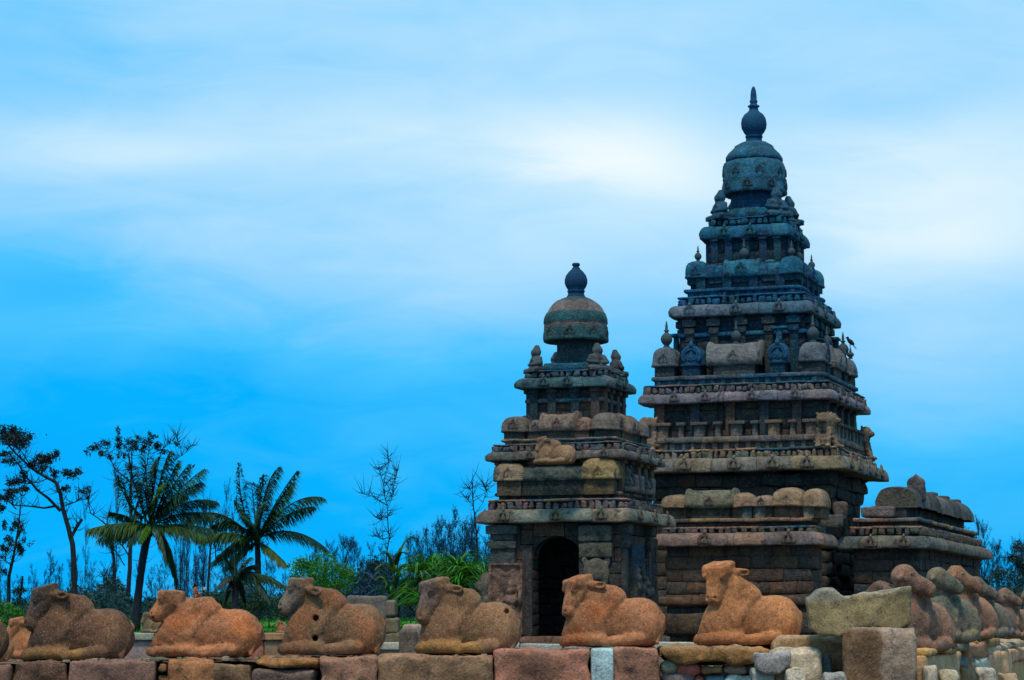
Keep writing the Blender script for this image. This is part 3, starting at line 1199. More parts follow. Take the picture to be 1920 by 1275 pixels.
# ---------------- the small shrine in front of it
S = Temple('shrine', 1.94, 72.0, EYE - 0.38)
tag(S.root, 'smaller stone shrine with an arched black doorway and a bell shaped dome', 'shrine')
hb = S.h(157, 1100)
ztop = S.z(985, hb) + 0.25
xd0, zd0 = S.lx(1000, 1100, hb)
xd1, _ = S.lx(1087, 1100, hb)
_, zd1 = S.lx(1040, 1006, hb)
wallmb = MB()
th = 0.55
# walls as coursed blocks: left pier, right pier, lintel, other sides
rnd = random.Random(11)


def course_wall(mb, x0, x1, z0, z1, yf, yb, pick, rnd, ch=(0.28, 0.45), bl=(0.5, 1.1), rough=0.03):
    z = z0
    while z < z1 - 0.05:
        hgt = min(rnd.uniform(*ch), z1 - z)
        if z1 - z - hgt < 0.12:
            hgt = z1 - z
        x = x0
        while x < x1 - 0.02:
            w = min(rnd.uniform(*bl), x1 - x)
            if x1 - x - w < 0.2:
                w = x1 - x
            j = rnd.uniform(-0.02, 0.02)
            mb.rbox((x + w / 2, (yf + yb) / 2 + j, z + hgt / 2), (w / 2 - 0.006, (yb - yf) / 2, hgt / 2 - 0.006), 0.03, 4, pick(rnd), rough, int(x * 31 + z * 17))
            x += w
        z += hgt


def turned(mb, src, an, about=(0, 0, 0)):
    R = np.array([[math.cos(an), -math.sin(an), 0], [math.sin(an), math.cos(an), 0], [0, 0, 1]])
    mb.add(np.vstack(src.V) @ R.T + np.asarray(about), src.F, np.vstack(src.C))


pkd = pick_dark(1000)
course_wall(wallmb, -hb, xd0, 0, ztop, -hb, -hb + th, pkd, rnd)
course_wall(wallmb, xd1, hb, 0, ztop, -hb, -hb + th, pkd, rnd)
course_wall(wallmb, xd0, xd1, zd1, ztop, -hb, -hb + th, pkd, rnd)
for k in (1, 2, 3):
    m2 = MB()
    course_wall(m2, -hb + th, hb - th if k == 2 else hb, 0, ztop, -hb, -hb + th, pkd, rnd)
    turned(wallmb, m2, k * math.pi / 2)
for (cx0, cx1, z0_, z1_) in ((-hb + .1, xd0 - .06, 0, ztop - .1), (xd1 + .06, hb - .1, 0, ztop - .1), (xd0 - .06, xd1 + .06, zd1 + .1, ztop - .1)):
    wallmb.rbox(((cx0 + cx1) / 2, -hb + th / 2, (z0_ + z1_) / 2), ((cx1 - cx0) / 2, 0.1, (z1_ - z0_) / 2), 0.01, 2, (.03, .03, .03))
for k in (1, 2, 3):
    m2 = MB().rbox((0, -hb + th / 2, ztop / 2), (hb - 0.12, 0.1, ztop / 2 - 0.05), 0.01, 2, (.03, .03, .03))
    turned(wallmb, m2, k * math.pi / 2)
m3 = MB().rbox((0, 0, ztop - 0.15), (hb - 0.1, hb - 0.1, 0.14), 0.02, 3, (.03, .03, .03))
wallmb.add(np.vstack(m3.V), m3.F, np.vstack(m3.C))
# inner cell wall so that the doorway stays deep and dark
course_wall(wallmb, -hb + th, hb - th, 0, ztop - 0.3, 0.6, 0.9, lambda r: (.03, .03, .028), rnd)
# arched head of the doorway
n = 9
for s in (-1, 1):
    cx_, rad = (xd0 + xd1) / 2, (xd1 - xd0) / 2
    p = MB()
    pts = [(cx_ + s * rad, zd1 - 0.55)]
    an = np.linspace(0, math.pi / 2, n)
    arc = [(cx_ + s * rad * math.cos(a), zd1 - 0.55 + 0.55 * math.sin(a)) for a in an]
    poly = [(cx_ + s * (rad + 0.03), zd1 - 0.55)] + arc + [(cx_, zd1 + 0.03), (cx_ + s * (rad + 0.03), zd1 + 0.03)]
    f = np.array([[x, -hb + 0.06, z] for x, z in poly])
    b = np.array([[x, -hb + th - 0.05, z] for x, z in poly])
    k = len(poly)
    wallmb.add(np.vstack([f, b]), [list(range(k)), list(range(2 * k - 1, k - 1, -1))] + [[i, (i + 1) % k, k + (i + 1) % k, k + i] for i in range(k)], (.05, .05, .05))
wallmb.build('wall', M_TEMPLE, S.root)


def relief_panel(w, hgt, figs, col, seed, depth=0.16, n=46):
    """Carved slab: worn standing figures in high relief (front face towards -y)."""
    m = max(8, int(n * hgt / w))
    xs, zs = np.linspace(-w / 2, w / 2, n), np.linspace(0, hgt, m)
    X, Z = np.meshgrid(xs, zs, indexing='ij')
    Hh = np.zeros_like(X)
    r_ = random.Random(seed)
    for (fx, fz, s) in figs:
        def blob(cx, cz, rx, rz, d):
            t = ((X - fx - cx * s) / (rx * s)) ** 2 + ((Z - fz - cz * s) / (rz * s)) ** 2
            return d * np.sqrt(np.clip(1 - t, 0, 1))
        for b in ((0, 0.82, 0.10, 0.11, 1.0), (0, 0.93, 0.07, 0.13, 0.8), (0, 0.60, 0.17, 0.17, 1.0), (0, 0.42, 0.13, 0.14, 0.85), (-0.08, 0.20, 0.08, 0.26, 0.8), (0.09, 0.20, 0.08, 0.26, 0.75),
                  (-0.22, 0.58, 0.06, 0.18, 0.7), (0.24, 0.66, 0.06, 0.20, 0.7), (0.20, 0.85, 0.06, 0.08, 0.6), (-0.24, 0.40, 0.05, 0.14, 0.6)):
            Hh = np.maximum(Hh, blob(*b) * depth)
    P = np.stack([X, -Hh, Z], -1)
    nz = fbm(P * np.array([1, 0, 1]) + seed, 4.0, 4, seed)
    P[..., 1] -= nz * 0.06
    edge = np.minimum(np.minimum(X + w / 2, w / 2 - X), np.minimum(Z, hgt - Z))
    P[..., 1] -= np.where(edge < 0.07, 0.07, 0)
    mb = MB()
    C = np.asarray(col) * (0.85 + 0.5 * np.clip(Hh / depth, 0, 1) + 0.4 * nz)[..., None]
    mb.grid(P, C)
    fr = [P[:, 0], P[-1], P[::-1, -1], P[0, ::-1]]
    for e in fr:
        q = np.stack([e, e * np.array([1, 0, 1]) + np.array([0, 0.16, 0])], 1)
        mb.grid(q, col)
    return mb


def face_x(px, py=1100):
    return S.lx(px, py, hb)[0]


# pilasters and carved slabs beside the door
def pier(name, x0, x1, z0, z1, col, proud=0.1, cap_=True, k=0, parent=None, yface=None):
    p = MB()
    w, H = (x1 - x0) / 2, z1 - z0
    p.rbox((0, 0, H * 0.40), (w, proud, H * 0.40), 0.03, 4, col, 0.03, 3)
    if cap_:
        p.rbox((0, -0.03, H * 0.83), (w * 1.12, proud * 1.4, H * 0.035), 0.03, 4, col, 0.02, 4)
        p.rbox((0, -0.02, H * 0.90), (w * 0.95, proud * 1.25, H * 0.03), 0.03, 4, col, 0.02, 5)
        p.rbox((0, -0.05, H * 0.965), (w * 1.25, proud * 1.9, H * 0.04), 0.03, 4, col, 0.03, 6)
    an = k * math.pi / 2
    x, y = (x0 + x1) / 2, -(hb if yface is None else yface) - proud * 0.5
    o = p.build(name, M_TEMPLE, parent or S.root, loc=(x * math.cos(an) - y * math.sin(an), x * math.sin(an) + y * math.cos(an), z0))
    o.rotation_euler = (0, 0, an)
    return o


zt_ = ztop - 0.22
pier('pilaster', -hb - 0.05, face_x(968), 0, zt_, (.06, .075, .075), 0.09)
pier('pilaster', face_x(980), face_x(999), 0, zt_, (.05, .05, .05), 0.06, False)
pier('pilaster', face_x(1087), face_x(1096), 0, zt_, (.05, .05, .05), 0.05, False)
zr = S.lx(950, 1190, hb)[1]
p = relief_panel(face_x(985) - face_x(922), S.lx(950, 1056, hb)[1] - zr, [(-0.22, 0.0, 1.0), (0.16, 0.25, 1.25)], (.22, .13, .10), 4, 0.22)
p.build('carved_slab', M_TEMPLE, S.root, loc=((face_x(985) + face_x(922)) / 2, -hb - 0.22, max(zr, 0)))
# right pier: block, block, crouching lion
x0, x1 = face_x(1088), face_x(1150)
for (ya, yb_, nm, c, pr_) in ((985, 1016, 'pier_block', (.075, .085, .070), 0.16), (1017, 1046, 'pier_block', (.105, .10, .075), 0.13)):
    z1_, z0_ = S.lx(1120, ya, hb)[1], S.lx(1120, yb_, hb)[1]
    p = MB().rbox((0, 0, 0), ((x1 - x0) / 2, pr_, (z1_ - z0_) / 2), 0.06, 7, c, 0.06, 8)
    p.build(nm, M_TEMPLE, S.root, loc=((x0 + x1) / 2, -hb - pr_ * 0.4, (z0_ + z1_) / 2))
z1_, z0_ = S.lx(1120, 1044, hb)[1], S.lx(1120, 1190, hb)[1]
lion = sdf_proto('pier_lion', lion_sdf, (-0.5, -0.6, -0.08), (0.5, 0.5, 1.15), 0.03, (.12, .11, .085), M_TEMPLE)
place('pier_lion', lion, S.root, ((x0 + x1) / 2 + 0.02, -hb - 0.12, z0_), 0.25, (1.75, 1.1, (z1_ - z0_) / 1.02))
place('corner_lion', lion, S.root, (-hb - 0.12, -hb + 0.15, 0.15), -math.pi / 2 + 0.45, (1.3, 1.3, 1.75))
# right face: pilasters, a dark blue-grey slab and worn carved figures below it
pier('pilaster', -hb + 0.02, -hb + 0.34, 0, zt_, (.05, .055, .055), 0.08, True, 1)
pier('pilaster', 0.55, 0.85, 0, zt_, (.055, .055, .05), 0.08, True, 1)
p = MB().rbox((0, 0, 0), (0.62, 0.10, 0.33), 0.04, 6, (.012, .050, .085), 0.02, 2)
o = p.build('blue_grey_slab', M_TEMPLE, S.root, loc=(hb + 0.06, -hb + 1.25, S.z(1040, hb)))
o.rotation_euler = (0, 0, math.pi / 2)
p = relief_panel(1.7, 1.75, [(-0.55, 0.0, 1.45), (0.0, 0.1, 1.3), (0.52, 0.0, 1.25)], (.060, .060, .055), 9, 0.24)
o = p.build('carved_slab', M_TEMPLE, S.root, loc=(hb + 0.12, -hb + 1.35, S.z(1160, hb)))
o.rotation_euler = (0, 0, math.pi / 2)
# plinth steps
for i, (g, za, zb_) in enumerate(((0.28, -0.3, 0.03), (0.62, -0.62, -0.28))):
    mb = MB()
    ring(mb, hb + g, hb + g, box_prof(za, zb_, hb * 0.7, 0.03), lambda r: r.choice([(.20, .11, .07), (.16, .14, .12), (.22, .15, .1)]), rough=0.04, seed=S.s())
    mb.build('plinth', M_TEMPLE, S.root)
# tiers
S.eave(191.5, 952, 977, 0.75, (-0.62, 0.05, 0.62), 0.62, 'grey green carved eave over the doorway', cols=[(.14, .185, .155), (.16, .19, .15), (.15, .175, .15), (.23, .155, .10), (.21, .14, .125)])
_, hf1, _, zf1 = S.frieze(166, 933, 953)
_, hl1, _, zl1 = S.ledge(153, 921, 934)
S.wall(143, 855, 923, (-0.85, -0.4, 0.1, 0.5, 0.9), 0.14, extra=0.25)
# porch roof over the door, only on the entrance side
S.band(152, 866, 898, [('shala', 0.0, 0.98, {'up': -0.12, 'col': (.075, .10, .095), 'arch': False, 'hy': 0.36, 'back': 0.06}),
                       ('kuta', -0.74, 0.25, {'up': 0.10, 'col': (.24, .185, .12), 'hy': 0.40}), ('kuta', 0.70, 0.30, {'up': 0.40, 'col': (.30, .215, .10), 'hy': 0.46}),
                       ('niche', -0.22, 0.07, {'up': -0.5, 'col': (.09, .11, .10)}), ('niche', 0.12, 0.07, {'up': -0.5, 'col': (.09, .11, .10)})], 923, sides=(0,), front=-(hf1 + 0.14))
# carved figure on the side of the same storey
hw1 = S.h(143, 900)
fme = sdf_proto('carved_figure', figure_sdf, (-0.5, -0.45, -0.06), (0.5, 0.4, 1.2), 0.035, (.11, .115, .09), M_TEMPLE)
for yy in (-hw1 + 0.5, 0.55):
    place('carved_figure', fme, S.root, (hw1 + 0.15, yy, S.z(920, hw1)), math.pi / 2 - 0.5, 0.66)
for yy in (-hw1 + 1.15, -hw1 + 1.75, hw1 - 0.6):
    p = MB().rbox((0, 0, 0.28), (0.17, 0.2, 0.28), 0.08, 6, (.17, .125, .12), 0.05, int(yy * 9))
    p.build('worn_block', M_TEMPLE, S.root, loc=(hw1 + 0.12, yy, S.z(922, hw1)))
S.eave(171.5, 841, 859, 0.55, (-0.35, 0.2, 0.7), 0.46, cols=[(.085, .125, .12), (.21, .155, .13), (.17, .14, .125), (.12, .13, .12)])
_, hf2, _, zf2 = S.frieze(157, 827, 842)
S.ledge(142, 818, 829)
S.wall(126, 786, 821, (-0.85, -0.3, 0.3, 0.85), 0.14, capital=False, extra=0.0)
S.band(144, 772, 804, [('corner', -0.77, 0.23, {'col': (.15, .13, .11)}), ('niche', -0.42, 0.14, {'up': -0.25}), ('shala', -0.02, 0.30, {'up': 0.06, 'col': (.24, .185, .15)}), ('niche', 0.40, 0.14, {'up': -0.2}), ('corner', 0.77, 0.23)], 820, depth=0.45)
S.wall(88, 714, 785, (-0.86, -0.35, 0.3, 0.86), 0.13, extra=0.1)
S.slab('capital_slab', 97, 744, 752, rough=0.03)
S.eave(116, 702, 723, 0.4, (-0.38, 0.12), 0.46, cols=[(.025, .115, .145), (.03, .125, .135), (.13, .125, .135), (.03, .11, .135)])
_, hf3s, _, zf3s = S.frieze(99, 691, 704)
S.slab('neck_slab', 62, 678, 692, rough=0.02)
mb = MB()
r = raxis(S, 37, 660)
poly_ring(mb, [(r, zaxis(S, 690)), (r, zaxis(S, 672)), (r * 0.98, zaxis(S, 655)), (r, zaxis(S, 632))], 8, (.035, .07, .085), seed=14, rotoff=math.pi / 8)
mb.build('neck', M_TEMPLE, S.root)
R1 = raxis(S, 61, 640)
b, pnk, tl = (.10, .115, .135), (.18, .15, .145), (.022, .110, .130)
spec = [(0.62, 634, tl), (0.95, 642, tl), (1.0, 642, tl), (1.01, 637, tl), (0.985, 628, tl), (0.965, 620, tl), (0.965, 612, pnk), (0.96, 609, pnk), (0.985, 607, tl), (0.965, 597, tl), (0.915, 589, tl), (0.875, 586, pnk), (0.81, 578, pnk), (0.72, 571, pnk), (0.58, 565, b), (0.42, 560, tl), (0.28, 557, tl), (0.0, 555, tl)]
mb = MB()
poly_ring(mb, [(R1 * a, zaxis(S, y)) for a, y, c in spec], 8, [c for a, y, c in spec], seed=15, rotoff=math.pi / 8, rough=0.05, soft=0.75, sub=8)
dome = mb.build('dome', M_TEMPLE, S.root)
for k in range(8):
    an = k * math.pi / 4 + 0.1
    place('arch_relief', kudu_for((.06, .10, .10)), dome, (R1 * 0.96 * math.sin(an), -R1 * 0.96 * math.cos(an), zaxis(S, 637)), an, (0.42, 0.22, 0.36))
pr = [(18.5, 562), (18, 557), (15.5, 553), (15, 549), (16.5, 548), (16.5, 545), (15, 544), (19, 538), (21.5, 531), (21.5, 525), (19, 517), (14, 510), (8.5, 505), (6, 501), (5.5, 499), (7.5, 498), (7.5, 494.5), (5, 493.2), (0, 493)]
mb = MB()
mb.lathe([(raxis(S, a, y), zaxis(S, y)) for a, y in pr], sides=32, col=(.002, .042, .10))
mb.build('finial', M_BASALT, S.root)
T_ = hf3s - 0.30
S.figures([(-T_, -T_, -math.pi / 4), (T_, -T_, math.pi / 4), (T_, T_, 3 * math.pi / 4), (-T_, T_, -3 * math.pi / 4)], zf3s - 0.03, (1.02, 0.98, 0.74), 690)

# ---------------- low enclosure walls beside the tower


class Enclosure(Temple):
    """A long low building: rectangle hx by hy, near corner seen at a photo pixel."""

    def __init__(self, name, px, py, Y, lx_, ly_, zb):
        c = at(px, py, Y)
        ctr = c - U * lx_ / 2 + Vv * ly_ / 2
        super().__init__(name, ctr[0], ctr[1], zb)
        self.hx, self.hy, self.cY = lx_ / 2, ly_ / 2, Y

    def zz(self, py, inset=0.0):
        return zpix(py, self.cY + inset * SUMCS) - self.zb

    def mould(self, name, inset, y1, y0, prof, pick, rough=0.03, **kw):
        mb = MB()
        z1, z0 = self.zz(y1, inset), self.zz(y0, inset)
        ring(mb, self.hx - inset, self.hy - inset, prof(z0, z1), pick, rough=rough, seed=self.s(), **kw)
        return weld(mb.build(name, M_TEMPLE, self.root))

    def courses(self, inset, y1, zb0, pick, ch=0.33, rough=0.05, name='wall'):
        z1 = self.zz(y1, inset)
        n = max(1, int((z1 - zb0) / ch))
        mb = MB()
        for i in range(n):
            a, b = zb0 + (z1 - zb0) * i / n, zb0 + (z1 - zb0) * (i + 1) / n
            ring(mb, self.hx - inset, self.hy - inset, box_prof(a, b, 0.3, 0.03), pick, rough=rough, seed=self.s(), block=(0.5, 1.3), jit=0.035)
        return mb.build(name, M_TEMPLE, self.root)

    def small_frieze(self, inset, y1, y0):
        z1, z0 = self.zz(y1, inset), self.zz(y0, inset)
        mb = MB()
        pick = palette_for(y0)
        hx, hy = self.hx - inset, self.hy - inset
        ring(mb, hx - 0.12, hy - 0.12, box_prof(z0 - 0.02, z1, 0.3), pick_dark(y0), seed=self.s())
        ring(mb, hx, hy, box_prof(z1 - 0.3 * (z1 - z0), z1 + 0.005, 0.3, 0.02), pick, rough=0.03, seed=self.s(), block=(0.4, 1.2))
        for s_ in range(4):
            l, d = (hx, hy) if s_ % 2 == 0 else (hy, hx)
            an = s_ * math.pi / 2
            R = np.array([[math.cos(an), -math.sin(an), 0], [math.sin(an), math.cos(an), 0], [0, 0, 1]])
            x = -l + 0.1
            while x < l - 0.1:
                w = self.rnd.uniform(0.06, 0.12)
                hh = (z1 - z0) * 0.36
                c = pick(self.rnd)
                c = tuple((0.25 * c[i] + 0.75 * (.115, .10, .085)[i]) * self.rnd.uniform(0.6, 1.0) for i in range(3))
                lump = MB().rbox((0, 0, 0), (1, 1, 1), 0.4, 3, c, 0.45, int(x * 40), 1.2)
                v = np.vstack(lump.V) * np.array([w, 0.11, hh])
                v = v * (1 + 0.25 * vnoise(v * 9 + x * 5, 1.3, s_))[:, None] + np.array([x, -(d - 0.06), z0 + hh])
                mb.add(v @ R.T, lump.F, c)
                x += 2 * w + self.rnd.uniform(0.02, 0.16)
        return mb.build('animal_frieze', M_TEMPLE, self.root)


pw = palette_for(1000)


def pbrick(r):
    return r.choice([(.13, .075, .048), (.105, .068, .05), (.15, .095, .055), (.09, .07, .055), (.07, .065, .06)])


A = Enclosure('enclosure_wall', 1541, 1022, 75.5, 5.6, 2.5, EYE - 0.55)
tag(A.root, 'low brown stone wall with barrel roofs joining the small shrine to the tower', 'enclosure wall', kind='thing')
o = A.mould('eave', 0.0, 997, 1022, lambda a, b: eave_prof(a, b, 0.55, 0.9), lambda r: r.choice([(.25, .16, .13), (.27, .17, .12), (.17, .14, .14), (.22, .15, .13)]), 0.04, block=(0.8, 1.7))
kud = kudu_for((.19, .15, .12))
ez = A.zz(1022)
for a in (0.62, -0.35):
    place('arch_relief', kud, o, (a * A.hx, -(A.hy + 0.05), ez), 0, (0.5, 0.4, 0.5), rx=-0.16)
A.small_frieze(0.32, 985, 999)
A.mould('ledge', 0.42, 970, 977, lambda a, b: box_prof(a, b, 0.5, 0.02), pw, 0.04)
A.mould('ledge', 0.55, 977, 987, lambda a, b: box_prof(a, b, 0.5, 0.02), pick_dark(960), 0.03)
A.courses(0.62, 946, A.zz(972, 0.62), lambda r: r.choice([(.10, .085, .06), (.13, .10, .07), (.08, .09, .08)]), 0.3, 0.04, 'tier_wall')
A.courses(0.42, 1018, -0.1, pbrick, 0.36, 0.06, 'wall')
A.mould('plinth', 0.20, 1118, 1135, lambda a, b: box_prof(a, b, 0.6, 0.05), pbrick, 0.05)
A.mould('plinth', 0.10, 1150, 1190, lambda a, b: box_prof(a, b, 0.6, 0.06), pick_dark(1000), 0.06)


def apx(px, py=930, inset=0.5):
    d = ray(px, py)
    o = np.array([-A.X, -A.Y, 0.0])
    t = (-(A.hy - inset) - o @ Vv) / (d @ Vv)
    return float((o + t * d) @ U)


def aroof(name, p0, p1, ya, yb_, col, kind, seed, depth=0.55, ins=0.35):
    x0, x1 = apx(p0, inset=ins), apx(p1, inset=ins)
    z1, z0 = A.zz(ya, ins), A.zz(yb_, ins)
    m = shala_mesh((x1 - x0) / 2, depth, z0, z1, col, seed) if kind == 'shala' else kuta_mesh((x1 - x0) / 2, depth, z0, z1, col, random, 5, seed)
    m.rbox((0, 0, z0 - 0.16), ((x1 - x0) / 2 * 0.8, depth * 0.75, 0.2), 0.03, 4, tuple(v * 0.5 for v in col), 0.02, seed)
    o = m.build(name, M_TEMPLE, A.root, loc=((x0 + x1) / 2, -(A.hy - ins) + depth, 0))
    return o, z0, depth


aroof('roof_stone', 1236, 1290, 922, 948, (.22, .15, .09), 'kuta', 3)
o, z0, dp = aroof('barrel_roof', 1284, 1375, 914, 948, (.15, .15, .10), 'shala', 5)
place('arch_relief', kud, o, (0, -dp * 0.98, z0), 0, 0.36)
aroof('roof_stone', 1366, 1412, 920, 948, (.24, .155, .10), 'kuta', 7)
o, z0, dp = aroof('roof_stone', 1405, 1448, 926, 948, (.22, .15, .11), 'kuta', 9)
place('arch_relief', kud, o, (0, -dp * 0.98, z0), 0, 0.3)
o, z0, dp = aroof('domed_roof', 1444, 1504, 911, 948, (.26, .175, .105), 'kuta', 11, 0.7)
place('arch_relief', kud, o, (0, -dp * 0.98, z0), 0, 0.36)
aroof('domed_roof', 1500, 1542, 914, 950, (.27, .185, .11), 'kuta', 12, 0.8)
for (x_, c) in ((1400, (.10, .14, .13)), (1425, (.15, .17, .15)), (1516, (.24, .19, .13))):
    p = MB().rbox((0, 0, 0), (0.17, 0.12, 0.20), 0.04, 4, c, 0.03, x_)
    p.build('wall_block', M_TEMPLE, A.root, loc=(apx(x_), -(A.hy - 0.56), A.zz(960, 0.55)))

B = Enclosure('side_wall', 1746, 1028, 78.6, 3.1, 14.8, EYE - 0.55)
tag(B.root, 'long low stone wall with a ribbed barrel roof at the right of the tower', 'enclosure wall', kind='thing')
o = B.mould('eave', 0.0, 1004, 1028, lambda a, b: eave_prof(a, b, 0.55, 0.9), lambda r: r.choice([(.14, .13, .105), (.19, .14, .125), (.15, .145, .115), (.10, .125, .12), (.22, .145, .11), (.17, .125, .125)]), 0.045, block=(0.35, 1.0), groove=0.04)
ez = B.zz(1028)
for a in (-0.28, 0.42):
    place('arch_relief', kud, o, (a * B.hx, -(B.hy + 0.05), ez), 0, (0.46, 0.4, 0.46), rx=-0.16)
B.small_frieze(0.36, 986, 1002)
B.mould('ledge', 0.45, 970, 977, lambda a, b: box_prof(a, b, 0.5, 0.02), pw, 0.04)
B.mould('ledge', 0.62, 977, 988, lambda a, b: box_prof(a, b, 0.5, 0.02), pick_dark(960), 0.04)
B.courses(0.95, 948, B.zz(973, 0.9), lambda r: r.choice([(.045, .055, .055), (.06, .08, .075), (.08, .07, .06)]), 0.3, 0.03, 'tier_wall')
B.courses(0.45, 1025, -0.1, pick_dark(1010), 0.36, 0.06, 'wall')
# block in front and the barrel vault running back, ribbed, with little crests along its ridge
p = MB().rbox((0, 0, 0), (0.56, 0.35, 0.18), 0.07, 7, (.16, .125, .115), 0.05, 4)
p.build('parapet_block', M_TEMPLE, B.root, loc=(-0.30, -(B.hy - 0.85), B.zz(960, 0.9)))
z1, z0 = B.zz(911, 0.9), B.zz(951, 0.9)
L = B.hy - 0.9
vault = MB()
ns_, na = 90, 21
an = np.linspace(math.pi, 0, na)
P = np.zeros((ns_, na, 3))
for i, t in enumerate(np.linspace(-1, 1, ns_)):
    rib = 0.86 + 0.18 * min(1.0, abs(math.sin((t + 1) * math.pi * 2.5 + 0.0)) ** 0.4) if t > -0.98 else 1.0
    k = (0.93 if (i in (0, ns_ - 1)) else 1.0) * rib
    P[i, :, 0] = np.sign(np.cos(an)) * np.abs(np.cos(an)) ** 0.8 * 0.74 * k + 0.28
    P[i, :, 1] = t * L
    P[i, :, 2] = z0 + (z1 - z0) * np.sin(an) ** 0.65 * k
nz = fbm(P, 2.0, 3, 6)
P[..., 0] += nz * 0.09 * np.sign(P[..., 0] - 0.28)
P[..., 2] += fbm(P, 1.6, 3, 8) * 0.06
C = mixc((.12, .105, .095), (.045, .065, .065), 0.5 + 0.9 * fbm(P * np.array([0.3, 1, 0.3]), 1.4, 2, 12)[..., ])
C = np.where((np.arange(ns_)[:, None, None] // 18) % 2 == 0, C * 1.3, C * 0.9)
vault.grid(P, C)
for e in (P[0], P[-1]):
    c = e.mean(0)
    vault.add(np.vstack([c, e]), [[0, i, i + 1] for i in range(1, na)] + [[0, na, 1]], (.085, .08, .06))
vo = vault.build('barrel_roof', M_TEMPLE, B.root)
fin = proto_mesh('pot_finial', unit_finial, M_BASALT)
o = place('ridge_finial', sdf_proto('ridge_finial', lambda P: smin(smin(ell(P, (0, 0, 0.36), (0.26, 0.26, 0.2)), cap(P, (0, 0, 0.5), (0, 0, 0.62), 0.1, 0.03), 0.05), sbox(P, (0, 0, 0.06), (0.24, 0.24, 0.22), 0.04), 0.05), (-0.4, -0.4, -0.3), (0.4, 0.4, 0.8), 0.04, (.10, .09, .09), M_TEMPLE), vo, (0.80, -L + 0.9, z1 - 0.30), 0, 1.2)
for i in range(4):
    p = MB().rbox((0, 0, 0), (0.22, 0.42, 0.12), 0.06, 4, (.09, .08, .075), 0.04, i)
    p.build('ridge_stone', M_TEMPLE, vo, loc=(0.35, -L + 4.0 + i * 2.75, z1 + 0.03))
# broken masonry between the two walls and the tower foot
for (px, py, Y, hs, c) in ((1560, 978, 79.6, (0.35, 0.3, 0.22), (.10, .09, .08)), (1575, 960, 80.5, (0.22, 0.2, 0.3), (.12, .09, .07))):
    w = at(px, py, Y)
    p = MB().rbox((0, 0, 0), hs, 0.1, 7, c, 0.12, int(px), 2.0)
    tag(weld(p.build('fallen_stone', M_TEMPLE, None, loc=w)), 'jagged dark stone lying on the wall roof %s the tower foot' % ('in front of' if px == 1560 else 'close against'), 'stone')

# ------------------------------------------------------------------ ground
def ground_sheet():
    ys = np.concatenate([np.linspace(-30, 32, 20), np.linspace(33.6, 97.0, 60), np.linspace(97.25, 160, 70), np.geomspace(165, 1500, 30)])
    xs = np.concatenate([-np.geomspace(900, 42, 14), np.linspace(-40, 40, 81), np.geomspace(42, 900, 14)])
    X, Y = np.meshgrid(xs, ys, indexing='ij')
    t = np.clip((Y - 97) / 32.0, 0, 1)
    Z = np.where(Y < 33.2, 0.0, np.where(Y < 97.1, EYE - 1.6, EYE - 0.50 + 0.85 * t * t * (3 - 2 * t)))
    Z += np.clip((Y - 128) / 22, 0, 1) * 0.55
    P = np.stack([X, Y, Z], -1)
    P[..., 2] += fbm(P, 0.16, 3, 2) * np.where(Y > 98, 0.10, 0.03)
    g = np.array((.035, .16, .012))
    s = np.array((.13, .10, .06))
    k = np.clip((Y - 97.0) / 0.3, 0, 1) * np.clip(1.15 + fbm(P, 0.3, 3, 5) * 0.6, 0, 1)
    mb = MB().grid(P, mixc(s, g, k))
    return tag(weld(mb.build('ground', M_GRASS)), kind='structure')


ground_sheet()
# short grass standing on the lawn beyond the far wall
mb = MB()
n = 9000
gx, gy = RNG.uniform(-32, 6, n), RNG.uniform(97.5, 128, n)
tt = np.clip((gy - 97) / 32.0, 0, 1)
gz = EYE - 0.50 + 0.85 * tt * tt * (3 - 2 * tt) - 0.05
hh = RNG.uniform(0.10, 0.30, n)
w = 0.05
lean = RNG.uniform(-0.12, 0.12, (n, 2))
V = np.stack([np.stack([gx - w, gy, gz], -1), np.stack([gx + w, gy, gz], -1), np.stack([gx + lean[:, 0], gy + lean[:, 1], gz + hh], -1)], 1)
F = np.arange(3 * n).reshape(-1, 3)
gc = np.array((.03, .17, .012)) * RNG.uniform(0.6, 1.3, (n, 1))
mb.add(V.reshape(-1, 3), F, np.repeat(gc, 3, 0))
tag(mb.build('grass', M_GRASS), 'short green grass growing on the lawn beyond the far wall', 'grass', kind='stuff')

# ------------------------------------------------------------------ the bulls


